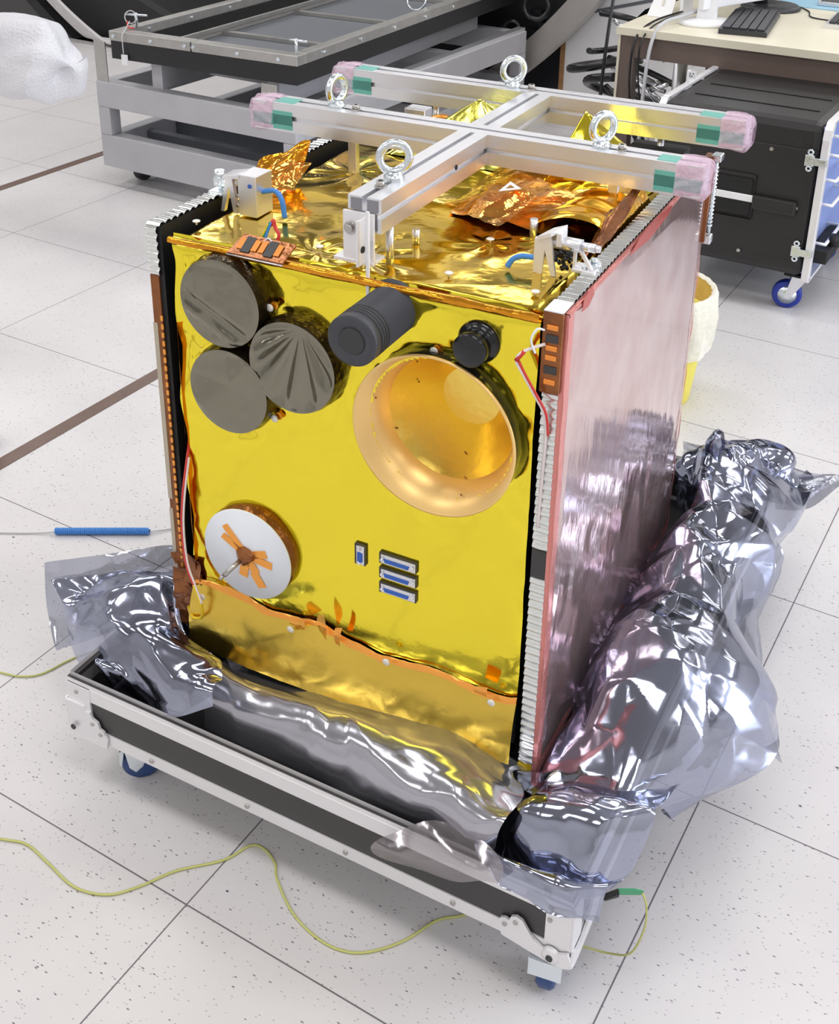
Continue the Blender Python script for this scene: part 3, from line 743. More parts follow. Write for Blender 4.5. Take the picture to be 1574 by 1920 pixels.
# star tracker hood: pyramids of yellow green foil
for (ap, base, sd, nm) in (((.232, .61, 1.050), [(.085, .52, .948), (.33, .52, .948), (.36, .70, .948), (.10, .70, .948)], 3, 'left'), ((.452, .56, 1.068), [(.405, .48, .948), (.575, .47, .948), (.59, .62, .948), (.42, .66, .948)], 7, 'right')):
    b = MB(); ap = np.array(ap)
    for i in range(4):
        a_, c_ = np.array(base[i]), np.array(base[(i + 1) % 4]); n = 18; rows = []
        for p in range(n + 1):
            t = p / n; r_ = []
            for q in range(n + 1):
                s_ = q / n; v = a_ * (1 - s_) + c_ * s_; v = v * (1 - t) + ap * t; r_.append(v)
            rows.append(r_)
        R_ = np.array(rows); edge = np.minimum(np.linspace(0, 1, n + 1)[None, :], 1 - np.linspace(0, 1, n + 1)[None, :])
        nn = np.cross(c_ - a_, ap - a_); nn = nn / np.linalg.norm(nn)
        R_ = R_ + nn * ((1 - np.linspace(0, 1, n + 1))[:, None] * np.clip(edge * 6, 0, 1) * crumple(R_[..., 0] * .8, R_[..., 1] + R_[..., 2], sd + i, ((.07, .014), (.03, .006))))[..., None]
        b.grid(R_)
    bmesh.ops.remove_doubles(b.bm, verts=b.bm.verts[:], dist=1e-5)
    b.build('foil_tent', M['gold'] if nm == 'right' else mat('green_gold_foil', (.66, .62, .12), .12, 1.0, bump=.2, bscale=25, dist=.005), sat)['label'] = 'peaked tent of gold foil on the ' + nm + ' rear of the top'
# raised box with a bright amber cover and the loose flap with the triangle mark
b = MB()
bx = [(.475, .30), (.590, .30), (.590, .47), (.475, .47)]
n = 40
rows = []
for k in range(n):
    a = k / (n - 1); y = .27 + .22 * a; rows.append([[.470 + .004 * math.sin(a * 17), y, .948], [.486, y, .968 + .004 * math.sin(a * 9)], [.53, y, .982 + .003 * math.sin(a * 31)], [.575, y, .978 + .004 * math.sin(a * 13)], [.592, y, .962], [.597, y, .948]])
R_ = np.array(rows); R_[..., 2] += crumple(R_[..., 0] * .3, R_[..., 1] * 1.6, 5, ((.06, .010), (.03, .004)))
b.grid(catmull(R_, 30, 1)); b.build('instrument_cover', mat('bright_amber_foil', (1.0, .55, .06), .16, 1.0, bump=.2, bscale=30, dist=.005), sat, fix=False)['label'] = 'humped bright amber foil cover on the right of the top'
tri_sheet([(.575, .20, .956), (.600, .22, .957), (.603, .42, 1.000), (.572, .38, .975)], 'brown_flap', M['amber_dark'], 'crumpled red brown film flap beside the right panel', seed=12, amp=.016)
tri_sheet([(.321, .268, .962), (.444, .206, .976), (.478, .43, 1.000), (.34, .50, .985)], 'loose_flap', M['amber_film'], 'loose amber film flap with a small white triangle mark', seed=4, amp=.010, bulge=.012)
tri_sheet([(.325, .285, .955), (.50, .26, .956), (.51, .47, .965), (.33, .50, .962)], 'inner_film', M['amber'], 'darker amber film under the loose flap', seed=14, amp=.010)
b = MB(); A_ = [Vector((.407, .292, .9965)), Vector((.437, .312, .9995)), Vector((.409, .335, 1.0))]
cc = (A_[0] + A_[1] + A_[2]) / 3
for i in range(3):
    p, q = A_[i], A_[(i + 1) % 3]; b.prism([p, q, cc + (q - cc) * .45, cc + (p - cc) * .45], (0, 0, .0008))
b.build('triangle_mark', M['white'], sat)['label'] = 'small white triangle outline mark'
for x, y, h in ((.480, .262, .028), (.335, .15, .022)):
    b = MB(); b.cyl((x, y, H1), (x, y, H1 + h), .006, n=14); b.build('standoff', M['alu'], sat)
# rear edge hardware seen between the beams
b = MB(); b.box((.03, .70, .95), (.075, .735, .985), .002); b.box((-.01, .705, .95), (.03, .72, .962), .001); b.build('rear_bracket', M['alu'], sat)
b = MB(); b.box((.50, .66, .95), (.60, .72, .985)); b.build('rear_box', M['void'], sat)
b = MB(); b.tube([(.09, .67, .952), (.10, .67, .975), (.125, .675, .985), (.145, .68, .98)], .006, n=10); b.build('rear_connector', M['kapton_orange'], sat)
tri_sheet([(.09, .64, .952), (.20, .62, .952), (.21, .70, .972), (.10, .72, .97)], 'rear_film', M['amber_dark'], None, seed=21, amp=.008)

# ------------------------------------------------------------------ lifting frame
lf = thing('lifting_frame', 'aluminium lifting frame of crossed square profiles with eye bolts, bolted on top of the satellite', 'lifting frame', (.297, .36, H1), None, SO, SY, SS)
BT, BB = 1.055, 1.004
def profile_beam(b, p0, p1, up=(0, 0, 1), s=.051, w=None):
    """square extrusion with a T slot in each side face"""
    w = w or s
    p0 = Vector(p0); p1 = Vector(p1); d = (p1 - p0).normalized(); u = Vector(up); r = d.cross(u).normalized()
    h = s / 2; k = w / 2; g = .0042; dp = .006; un = .011
    prof = []
    def side(a, c, la, lc):   # from corner a towards c
        pass
    pts = [(-k, -h)]
    # bottom
    pts += [(-g, -h), (-g, -h + dp), (g, -h + dp), (g, -h), (k, -h)]
    pts += [(k, -g), (k - dp, -g), (k - dp, g), (k, g), (k, h)]
    pts += [(g, h), (g, h - dp * 2), (-g, h - dp * 2), (-g, h), (-k, h)]
    pts += [(-k, g), (-k + dp, g), (-k + dp, -g), (-k, -g)]
    poly = [p0 + r * x + u * y for x, y in pts]
    b.prism(poly, p1 - p0)
zc = (BT + BB) / 2
for y, nm in ((.411, 'front'), (.700, 'rear')):
    b = MB(); profile_beam(b, (-.112, y, zc), (.700, y, zc))
    cb = b.build('cross_beam', M['alu'], lf); cb['label'] = nm + ' cross beam'
    for xe, sg in ((-.112, -1), (.700, 1)):
        # bubble wrapped end
        n, m_ = 26, 44; a0 = 2 * PI
        L_ = .045; ps = []
        for i in range(n + 1):
            t = i / n; row = []
            rad = .031 if t < .8 else .031 * math.sqrt(max(0, 1 - ((t - .8) / .2) ** 2 * .75))
            for j in range(m_ + 1):
                th = a0 * j / m_; ex = 5
                cs, sn = math.cos(th), math.sin(th); q = (abs(cs) ** ex + abs(sn) ** ex) ** (-1 / ex)
                wv = 1 + .05 * math.sin(th * 5 + xe * 30 + t * 4) + .04 * math.sin(th * 11 + t * 9)
                row.append([xe + sg * (t * (L_ + .008) - L_ + .004), y + cs * q * rad * wv * .94, zc + sn * q * rad * wv * .94])
            ps.append(row)
        b = MB(); b.grid(np.array(ps), flip=(sg > 0)); b.build('end_wrap', M['pink_wrap'], lf, fix=False)['label'] = 'pink bubble wrap around a beam end'
        x0, x1 = sorted((xe - sg * .042, xe - sg * (.082 if (sg < 0 or nm == 'rear') else .074)))
        b = MB(); e = .0006
        b.box((x0, y - .0255 - e, BB + .004), (x1, y - .0255, BT - .014)); b.box((x0, y - .020, BT), (x1, y + .012, BT + e))
        b.box((x0 if sg > 0 else x0 - 0, y - .0262, BB + .012), (x1, y - .0255, BT - .020)); b.box((min(x0, xe), y - .0262, BB + .010), (max(x1, xe), y - .0256, BB + .030)); b.build('green_tape', M['green_tape'], lf)
# centre beam in two lengths
b = MB(); profile_beam(b, (.3185, .022, zc), (.3185, .3855, zc), w=.053); cbm = b.build('centre_beam', M['alu'], lf); cbm['label'] = 'front length of the centre beam, open at its cut end'
b = MB()
for x in (.3055, .3315): b.box((x - .0085, .0208, BT - .020), (x + .0085, .0222, BT - .003)); b.box((x - .0075, .0208, BB + .004), (x + .0075, .0222, BB + .028))
b.build('cut_end_hollow', M['alu_dark'], cbm)
b = MB(); b.cyl((.3452, .265, zc + .004), (.3462, .265, zc + .004), .0042, n=16); b.build('side_hole', M['void'], cbm)
b = MB(); profile_beam(b, (.3185, .4365, zc), (.3185, .6745, zc), w=.053); b.build('centre_beam', M['alu'], lf)
# legs
for x, y in ((.087, .398), (.556, .412)):
    b = MB(); b.box((x - .008, y - .006, H1 - .001), (x + .008, y + .006, BB), .001); b.build('leg', M['alu'], lf)
for x, y in ((.338, .060), (.10, .70), (.55, .70)):
    b = MB(); b.cyl((x, y, H1 - .001), (x, y, BB), .006, n=14); b.build('leg', M['alu'], lf)
# eye bolts with their side screws
def eye(x, y, rot, sx, sy, bolt=True):
    b = MB(); ax = Vector((math.cos(rot), math.sin(rot), 0))
    b.torus((x, y, BT + .033), ax, .0215, .0062, 48, 16)
    b.lathe([(.0155, .0), (.0155, .005), (.012, .009), (.0095, .013)], (x, y, BT), (0, 0, 1), 28)
    e = b.build('eye_bolt', M['steel'], lf)
    b = MB(); b.cyl((x + sx, y + sy, BT), (x + sx, y + sy, BT + .0015), .009, n=20); b.cyl((x + sx, y + sy, BT + .0015), (x + sx, y + sy, BT + .009), .0062, n=20); b.build('cap_screw', M['bolt'], lf)
    b = MB(); b.cyl((x + sx, y + sy, BT + .0088), (x + sx, y + sy, BT + .0094), .0032, n=6); b.build('socket', M['void'], e)
eye(.3185, .110, -.95, -.002, -.038)
eye(.047, .411, -.15, .036, .003)
eye(.531, .411, -.55, .032, .003)
eye(.259, .700, -.75, .036, .003)
# angle bracket at the front end
b = MB(); b.box((.288, .014, .960), (.337, .019, 1.034), .0008); b.box((.273, .012, .957), (.337, .048, .9625), .0008); b.box((.322, -.010, .962), (.326, .015, 1.030), .0006)
ab = b.build('angle_bracket', M['alu_white'], lf); ab['label'] = 'bright angle bracket at the cut end of the centre beam'
b = MB(); b.cyl((.301, .010, 1.010), (.301, .014, 1.010), .0095, n=24); b.cyl((.301, .005, 1.010), (.301, .010, 1.010), .006, n=20); b.build('cap_screw', M['bolt'], ab)
b = MB(); b.cyl((.3255, .002, .985), (.3275, .002, .985), .005, n=20); b.build('slot_hole', M['void'], ab)
b = MB(); b.cyl((.329, -.045, .9375), (.329, -.020, 1.04), .0042, n=12)
b.bm.free(); b = MB(); b.box((.3355, -.006, .920), (.3402, -.0025, 1.045)); b.build('flat_rod', M['white'], lf)['label'] = 'thin white rod hanging in front of the bracket'
# ------------------------------------------------------------------ wheeled case base
CO = (-.330, .1035, 0); CY = math.radians(2.81); CW, CD = .897, 1.16
case = thing('transport_case', 'black case base with silver edge rails on blue casters, holding the satellite', 'transport case', (CW / 2, CD / 2, 0), None, CO, CY)
def ring_box(b, z0, z1, t, o=0.0):
    b.box((-o, -o, z0), (CW + o, t, z1)); b.box((-o, CD - t, z0), (CW + o, CD + o, z1)); b.box((-o, t, z0), (t, CD - t, z1)); b.box((CW - t, t, z0), (CW + o, CD - t, z1))
b = MB(); ring_box(b, .110, .215, .012); b.box((.012, .012, .100), (CW - .012, CD - .012, .112)); b.build('tub', M['laminate'], case)['label'] = 'black laminate walls and floor'
b = MB(); ring_box(b, .100, .124, .014, .002); b.build('bottom_rail', M['alu_white'], case)['label'] = 'silver lower edge rail'
b = MB(); ring_box(b, .180, .206, .012, .002); ring_box(b, .206, .214, .006, .001); ring_box(b, .214, .224, .004, -.004)
b.build('top_rail', M['alu_white'], case)['label'] = 'silver upper edge rail with a tongue'
b = MB(); b.box((.014, .014, .112), (CW - .014, .020, .205)); b.box((.014, .014, .1121), (CW - .014, CD - .014, .116)); b.build('lining', M['case_dark'], case)
b = MB()
for x in (.17, .36, .54, .72): b.cyl((x, -.0045, .112), (x, -.001, .112), .0042, n=14)
b.build('rivet', M['bolt'], case)
def corner(x, y, sx, sy):
    """ball corner: two vertical straps with rounded ears"""
    b = MB(); t = .0035
    w_, e = (.048 if sx < 0 else .036), .0035
    ys_ = (y - sy * e)
    b.box((min(x, x - sx * w_), min(ys_, ys_ - sy * 0 + sy * t), .124), (max(x, x - sx * w_), max(ys_, ys_ + sy * t), .206))
    b.box((min(x + sx * e, x + sx * (e - t)), min(y, y + sy * w_), .118), (max(x + sx * e, x + sx * (e - t)), max(y, y + sy * w_), .206))
    # lobed bracket over the bottom corner
    pts = []
    for (cx, cz, r, a0, a1) in ((.018, .112, .020, -PI / 2 - .9, .2), ):
        pass
    lobe = [(0 + .006, .086), (.028, .086), (.045, .098), (.058, .118), (.066, .132), (.072, .146), (.080, .150), (.087, .146), (.090, .138), (.095, .139), (.101, .135), (.102, .127), (.098, .104), (.085, .100), (-.004, .100), (-.006, .092)]
    left = sx < 0
    lobe = [(-.004, .097), (.078, .097), (.081, .116), (.075, .132), (.067, .135), (.064, .147), (.054, .151), (.048, .161), (.038, .161), (.036, .170), (-.004, .170)] if left else [(-.008, .102), (-.006, .096), (.004, .091), (.020, .089), (.060, .095), (.098, .102), (.103, .124), (.101, .134), (.094, .138), (.088, .136), (.085, .145), (.077, .150), (.068, .147), (.062, .138), (.052, .122), (.036, .112), (.018, .112), (.0, .122)]
    yy = y - sy * .0075
    b.prism([(x - sx * u, yy, v) for u, v in lobe], (0, sy * .004, 0))
    xx = x + sx * .0075
    b.prism([(xx, y + sy * u, v) for u, v in lobe], (-sx * .004, 0, 0))
    if not left: b.lathe([(.014, -.004), (.013, .002), (.006, .004), (0, .004)], (x - sx * .024, yy, .105), (0, -sy, 0), 20)
    o = b.build('corner_bracket', M['alu_white'], case)
    b = MB()
    for u, v in (((.012, .12),) if left else ((.024, .105),)): b.cyl((x - sx * u, yy - sy * .0042, v), (x - sx * u, yy - sy * .006, v), .005, n=16)
    b.build('hole', M['lens'], o)
    b = MB()
    for u, v in (((.052, .140), (.068, .124), (.020, .192), (.020, .15)) if left else ((.078, .138), (.094, .126), (.030, .192), (.030, .168))):
        q = yy if v < .15 else ys_
        b.cyl((x - sx * u, q - sy * .0018, v), (x - sx * u, q + sy * .0005, v), .0036, n=12)
    b.build('rivet', M['bolt'], o)
corner(0, 0, -1, 1); corner(CW, 0, 1, 1); corner(0, CD, -1, -1); corner(CW, CD, 1, -1)
def caster(x, y, a):
    d = Vector((math.cos(a), math.sin(a), 0)); q = Vector((-d.y, d.x, 0))
    R3 = Matrix.Rotation(a, 3, 'Z')
    b = MB(); b.box((x - .04, y - .035, .090), (x + .04, y + .035, .100), .002)
    o = b.build('caster', M['alu'], case)
    c = Vector((x, y, .034)) + d * .012
    b = MB()
    for s_ in (-1, 1):
        pp_ = [Vector((-.024, 0, .056)), Vector((.030, 0, .056)), Vector((.022, 0, .004)), Vector((.012, 0, -.008)), Vector((.0, 0, .002))]
        b.prism([c + R3 @ (p + Vector((0, s_ * .020 - .0015, 0))) for p in pp_], R3 @ Vector((0, .003, 0)))
    b.prism([c + R3 @ Vector(p) for p in ((-.024, -.022, .0535), (.030, -.022, .0535), (.030, .022, .0535), (-.024, .022, .0535))], (0, 0, .004))
    # curved tread guard at the front
    b.prism([c + R3 @ Vector(p) for p in ((.028, -.024, .048), (.036, -.024, .045), (.038, -.024, .016), (.034, -.024, .014))], R3 @ Vector((0, .048, 0)))
    b.build('fork', M['steel'], o)
    b = MB(); b.lathe([(0, -.014), (.012, -.014), (.030, -.013), (.034, -.008), (.034, .008), (.030, .013), (.012, .014), (0, .014)], c, q, 36)
    b.build('wheel', M['caster_blue'], o)
caster(.858, .045, -PI / 2 + .15); caster(.105, .06, -PI / 2 - .8); caster(.845, CD - .06, PI / 2); caster(.08, CD - .06, PI / 2)
# support block the satellite stands on
b = MB(); b.box((.15, .19, .1161), (.71, .90, .2075)); sup = b.build('support_block', M['case_dark'], None)
sup.location = CO; sup.rotation_euler = (0, 0, CY); tag(sup, 'dark support block in the case floor under the satellite', 'support block')
sup['_b'] = [0, 0, 0]
# struts between the block and the body
b = MB()
for x in (.06, .50): 
    b.box((x, .06, .150), (x + .03, .66, .1905))
b.build('foot_rail', M['void'], sat)['label'] = 'dark rails under the body'

# ------------------------------------------------------------------ antistatic foil bag gathered round the satellite
A_ = [[(-0.500, 0.227, 0.273), (-0.430, 0.275, 0.285), (-0.347, 0.332, 0.283), (-0.282, 0.361, 0.298)],
      [(-0.450, 0.196, 0.245), (-0.375, 0.235, 0.290), (-0.302, 0.283, 0.303), (-0.253, 0.302, 0.302)],
      [(-0.425, 0.181, 0.180), (-0.355, 0.200, 0.262), (-0.263, 0.233, 0.278), (-0.190, 0.239, 0.273)],
      [(-0.375, 0.172, 0.150), (-0.300, 0.175, 0.235), (-0.203, 0.177, 0.283), (-0.083, 0.201, 0.302)],
      [(-0.315, 0.150, 0.218), (-0.235, 0.150, 0.222), (-0.144, 0.137, 0.249), (-0.045, 0.152, 0.302)],
      [(-0.270, 0.150, 0.190), (-0.200, 0.145, 0.195), (-0.119, 0.132, 0.219), (-0.030, 0.133, 0.266)]]
B_ = [[(-0.145, 0.290, 0.217), (-0.059, 0.285, 0.217), (0.066, 0.295, 0.227), (0.167, 0.300, 0.235), (0.263, 0.309, 0.244), (0.354, 0.319, 0.237), (0.431, 0.328, 0.213)],
      [(-0.116, 0.252, 0.232), (-0.049, 0.244, 0.238), (0.074, 0.250, 0.252), (0.172, 0.256, 0.261), (0.263, 0.263, 0.269), (0.345, 0.271, 0.262), (0.421, 0.280, 0.235)],
      [(-0.102, 0.209, 0.263), (-0.025, 0.209, 0.260), (0.091, 0.209, 0.274), (0.178, 0.214, 0.282), (0.274, 0.209, 0.289), (0.361, 0.214, 0.291), (0.448, 0.224, 0.266)],
      [(-0.094, 0.177, 0.249), (-0.016, 0.172, 0.240), (0.104, 0.172, 0.254), (0.199, 0.172, 0.269), (0.285, 0.172, 0.280), (0.374, 0.172, 0.295), (0.452, 0.172, 0.284)],
      [(-0.084, 0.158, 0.196), (-0.006, 0.158, 0.190), (0.113, 0.160, 0.196), (0.201, 0.158, 0.215), (0.291, 0.147, 0.248), (0.369, 0.149, 0.265), (0.447, 0.154, 0.270)],
      [(-0.090, 0.152, 0.130), (0.000, 0.155, 0.125), (0.100, 0.159, 0.125), (0.190, 0.158, 0.140), (0.280, 0.156, 0.175), (0.360, 0.157, 0.215), (0.440, 0.162, 0.228)]]
C_ = [[(0.393, 0.300, 0.208), (0.450, 0.309, 0.217), (0.508, 0.319, 0.232), (0.575, 0.338, 0.256), (0.623, 0.376, 0.265)],
      [(0.400, 0.238, 0.244), (0.457, 0.238, 0.268), (0.515, 0.243, 0.292), (0.573, 0.258, 0.305), (0.623, 0.296, 0.292)],
      [(0.397, 0.196, 0.256), (0.455, 0.191, 0.279), (0.513, 0.196, 0.285), (0.571, 0.205, 0.288), (0.622, 0.264, 0.276)],
      [(0.396, 0.173, 0.194), (0.450, 0.168, 0.194), (0.509, 0.173, 0.194), (0.568, 0.178, 0.198), (0.612, 0.227, 0.218)],
      [(0.395, 0.157, 0.184), (0.455, 0.153, 0.189), (0.504, 0.155, 0.192), (0.559, 0.157, 0.204), (0.603, 0.199, 0.219)],
      [(0.410, 0.148, 0.232), (0.455, 0.145, 0.235), (0.505, 0.146, 0.238), (0.555, 0.150, 0.238), (0.598, 0.180, 0.232)],
      [(0.425, 0.136, 0.228), (0.465, 0.131, 0.205), (0.512, 0.131, 0.212), (0.560, 0.136, 0.206), (0.597, 0.165, 0.192)]]
D_ = [[(0.440, 0.275, 0.215), (0.431, 0.444, 0.237), (0.420, 0.588, 0.232), (0.402, 0.751, 0.227), (0.383, 0.924, 0.227), (0.373, 1.077, 0.232), (0.364, 1.212, 0.232)],
      [(0.500, 0.285, 0.235), (0.486, 0.451, 0.309), (0.472, 0.595, 0.336), (0.457, 0.759, 0.345), (0.443, 0.933, 0.350), (0.419, 1.068, 0.345), (0.390, 1.223, 0.307)],
      [(0.560, 0.300, 0.262), (0.565, 0.465, 0.327), (0.550, 0.591, 0.344), (0.530, 0.757, 0.354), (0.511, 0.933, 0.362), (0.482, 1.089, 0.357), (0.443, 1.264, 0.303)],
      [(0.612, 0.335, 0.235), (0.644, 0.469, 0.288), (0.630, 0.597, 0.312), (0.590, 0.774, 0.317), (0.577, 0.952, 0.321), (0.556, 1.099, 0.319), (0.507, 1.296, 0.270)],
      [(0.616, 0.375, 0.195), (0.690, 0.525, 0.232), (0.672, 0.660, 0.248), (0.600, 0.835, 0.232), (0.590, 0.970, 0.262), (0.595, 1.120, 0.262), (0.545, 1.360, 0.220)],
      [(0.606, 0.400, 0.160), (0.715, 0.585, 0.190), (0.640, 0.740, 0.192), (0.585, 0.880, 0.188), (0.580, 0.980, 0.205), (0.592, 1.200, 0.215), (0.555, 1.420, 0.200)]]
E_ = [[(0.285, 1.385, 0.215), (0.370, 1.395, 0.210), (0.460, 1.410, 0.205), (0.545, 1.425, 0.200), (0.622, 1.452, 0.197)],
      [(0.331, 1.238, 0.263), (0.405, 1.248, 0.263), (0.485, 1.268, 0.254), (0.554, 1.298, 0.239), (0.613, 1.377, 0.219)],
      [(0.369, 1.090, 0.290), (0.438, 1.099, 0.300), (0.497, 1.119, 0.290), (0.556, 1.149, 0.270), (0.590, 1.247, 0.236)]]
b = MB()
big = ((.17, .050), (.08, .016))
b.use(M['foil'])
for P, sd, am, mt in ((A_, 3, big, 'foil'), (B_, 14, ((.15, .020), (.07, .009)), 'foil_smooth'), (C_, 22, ((.11, .034), (.055, .013)), 'foil'), (D_, 35, ((.18, .044), (.085, .018)), 'foil')):
    b.use(M[mt]); b.grid(sheet(P, .0045, sd, am), smooth=True)
b.use(M['foil'])
# crumpled ball behind, inner folds
def blob(c, r, sd, sq=(1, 1, .8)):
    n, m_ = 46, 80; P = []
    th = np.linspace(.12, PI - .12, n); ph = np.linspace(0, 2 * PI, m_)
    T_, F_ = np.meshgrid(th, ph, indexing='ij')
    rr = r * (1 + crumple(T_ * .5, (np.cos(F_) + T_) * .45 , sd, ((.5, .7), (.22, .25))) + crumple(np.sin(F_) * .45, T_ * .3, sd + 4, ((.4, .5),)))
    P = np.stack([c[0] + rr * np.sin(T_) * np.cos(F_) * sq[0], c[1] + rr * np.sin(T_) * np.sin(F_) * sq[1], c[2] + rr * np.cos(T_) * sq[2]], 2)
    return P
b.grid(blob((.445, 1.13, .305), .085, 3), smooth=True)
b.grid(blob((.47, 1.28, .26), .07, 8, (1.1, 1, .5)), smooth=True)
b.grid(blob((-.30, .30, .235), .06, 19, (1.1, .9, .7)), smooth=True)
b.use(M['foil_thin'])
b.grid(sheet(E_, .007, 51, ((.14, .016), (.06, .005))), smooth=True)
A2 = [[(-.515, .235, .283), (-.44, .30, .290), (-.37, .38, .285), (-.315, .44, .275)], [(-.50, .215, .20), (-.44, .25, .215), (-.39, .33, .22), (-.35, .41, .22)], [(-.455, .185, .150), (-.42, .20, .165), (-.40, .25, .165), (-.37, .3, .165)]]
b.grid(sheet(A2, .007, 61, ((.14, .018), (.06, .006))), smooth=True)
D2 = [[(.57, .50, .235), (.59, .66, .255), (.565, .86, .26), (.56, 1.06, .27)], [(.665, .55, .222), (.655, .70, .215), (.600, .90, .225), (.60, 1.05, .225)], [(.735, .585, .172), (.655, .76, .165), (.61, .885, .168), (.60, 1.0, .175)]]
b.grid(sheet(D2, .007, 71, ((.12, .016), (.05, .005))), smooth=True)
E2 = [[(.52, 1.28, .23), (.58, 1.34, .215), (.625, 1.45, .20)], [(.545, 1.20, .225), (.60, 1.26, .21), (.632, 1.40, .20)]]
b.grid(sheet(E2, .007, 75, ((.12, .010),)), smooth=True)
fo = b.build('foil_bag', None, None, fix=False)
tag(fo, 'crumpled silver antistatic foil bag rolled down round the satellite and over the case rims', 'foil bag')

# clear curled film end over the front rail
b = MB(); n, m_ = 30, 60; P = []
for i in range(n + 1):
    r = i / n; row = []
    for j in range(m_ + 1):
        a = 2 * PI * j / m_; u = r * math.cos(a); v = r * math.sin(a)
        u2 = u * (1 + .05 * math.sin(2 * a))
        x = .372 + .098 * u2; t = v
        row.append([x, .120 + .030 * max(t, 0) ** 1.2 - .010 * (1 - t * t) + .012 * u, .208 + .036 * t + .020 * u + .004 * math.sin(u * 5 + v * 3)])
    P.append(row)
b.grid(np.array(P)); cf = b.build('film_lobe', M['film_clear'], None, fix=False); tag(cf, 'clear rounded film lobe hanging over the front rail of the case', 'plastic film')
cf['_b'] = [0, 0, 0]

# green tag on a black clip with its thin wire
b = MB(); b.prism([(.590, .190, .190), (.606, .205, .196), (.604, .212, .182), (.590, .200, .178)], (.004, -.003, -.006)); b.build('tag_clip', M['void'], None)
bpy.data.objects['tag_clip'].name = 'clip'
gt = thing('grounding_tag', 'green tag on a black clip at the right front corner of the case', 'tag', (.60, .20, .17), origin=(0, 0, .012))
cl = bpy.data.objects['clip']; cl.parent = gt; cl.location = (-.60, -.20, -.17)
b = MB(); b.prism([(.606, .207, .194), (.624, .222, .190), (.634, .232, .182), (.630, .232, .172), (.606, .212, .178)], (.0015, -.001, 0)); b.build('flag', M['tag_green'], gt)
b = MB(); b.tube([(.633, .231, .178), (.640, .236, .15), (.640, .240, .10), (.625, .240, .04), (.59, .25, .004), (.55, .24, .0035), (.50, .225, .0035)], .0016, n=6); b.build('thin_wire', M['wire_yg'], gt)

# long thin green-yellow wires on the floor
def wire(pts, name, r, m, lab, cat, z=.0025, group=None):
    b = MB(); b.tube([(p[0], p[1], p[2] if len(p) > 2 else z) for p in pts], r, n=6); o = b.build(name, m, None); tag(o, lab, cat, group); return o
wire([(-.62, -.20), (-.48, -.12), (-.337, -.066), (-.292, -.051), (-.236, -.058), (-.168, -.068), (-.115, -.052), (-.083, -.016), (-.053, .036), (-.002, .091), (.017, .135), (.042, .141), (.072, .128), (.092, .107), (.15, .071), (.21, .056), (.255, .061), (.288, .082), (.319, .122), (.343, .175), (.374, .205), (.40, .25)], 'grounding_wire', .0021, M['wire_yg'], 'long thin green yellow wire winding over the floor in front of the case', 'wire')
wire([(-.80, .16), (-.641, .199), (-.598, .212), (-.569, .239), (-.554, .29), (-.53, .34), (-.42, .50)], 'grounding_wire', .0018, M['wire_yg'], 'short green yellow wire at the left floor edge running behind the case', 'wire')
b = MB(); cp = thing('coiled_cable', 'blue coiled wrist cable lying on the floor left of the satellite', 'cable', (-.8, .63, 0))
hel = []
for k in range(500):
    t = k / 499; a = t * 2 * PI * 50; p = Vector((-.888, .573, .009)).lerp(Vector((-.709, .685, .009)), t); hel.append(p + Vector((-.53, .85, 0)) * math.cos(a) * .0062 + Vector((0, 0, 1)) * math.sin(a) * .0062)
b.tube(hel, .0024, n=6, sub=1); b.build('coil', M['blue_cable'], cp)
b = MB(); b.tube([(-1.35, .30, .003), (-1.15, .42, .003), (-.996, .508, .003), (-.93, .548, .003), (-.888, .573, .007)], .0017, n=6); b.tube([(-.709, .685, .007), (-.69, .71, .004), (-.66, .745, .003), (-.60, .80, .003)], .0017, n=6); b.build('lead', M['cable_grey'], cp)

# ------------------------------------------------------------------ grey steel trolley with the rail tray
tr = thing('steel_trolley', 'grey painted steel trolley on casters behind the satellite at the left', 'trolley', (-2.06, 3.4, 0))
X0, X1, Y0, Y1 = -2.555, -1.565, 2.42, 4.32
def bar(nm, a, c, m='grey_steel', bev=.004):
    b = MB(); b.box(a, c, bev); return b.build(nm, M[m], tr)
for y in (Y0, Y1 - .06):
    bar('lower_rail', (X0, y, .085), (X1, y + .06, .220)); bar('upper_rail', (X0, y, .335), (X1, y + .06, .440))
for x in (X0, X1 - .06):
    bar('lower_rail', (x, Y0 + .06, .085), (x + .06, Y1 - .06, .220)); bar('upper_rail', (x, Y0 + .06, .335), (x + .06, Y1 - .06, .440))
for x in (X0, X1 - .06):
    for y in (Y0, Y1 - .06): bar('post', (x, y, .220), (x + .06, y + .06, .335))
for y in (2.62, 2.80, 3.35, 3.9): bar('cross_rail', (X0 + .06, y, .10), (X1 - .06, y + .04, .195), 'grey_dark')
bar('shelf', (X0 + .20, 2.90, .215), (X1 - .30, 3.5, .222), 'tray_alu')
bar('upper_cross_rail', (X0 + .06, 3.0, .36), (X1 - .06, 3.06, .43)); bar('upper_cross_rail', (X0 + .06, 3.7, .36), (X1 - .06, 3.76, .43))
b = MB(); b.box((X0 + .005, Y0 + .004, .44), (X0 + .065, Y0 + .010, .60), .001); b.build('upright_plate', M['tray_alu'], tr)
b = MB(); b.box((-1.72, Y0 + .004, .44), (-1.65, Y0 + .010, .545), .001); b.build('upright_plate', M['tray_alu'], tr)
b = MB(); b.box((X0 + .01, Y0 + .3, .44), (X0 + .05, Y1, .455)); b.box((X1 - .05, Y0 + .1, .44), (X1 - .01, Y1, .455)); b.build('slide_rail', M['alu'], tr)
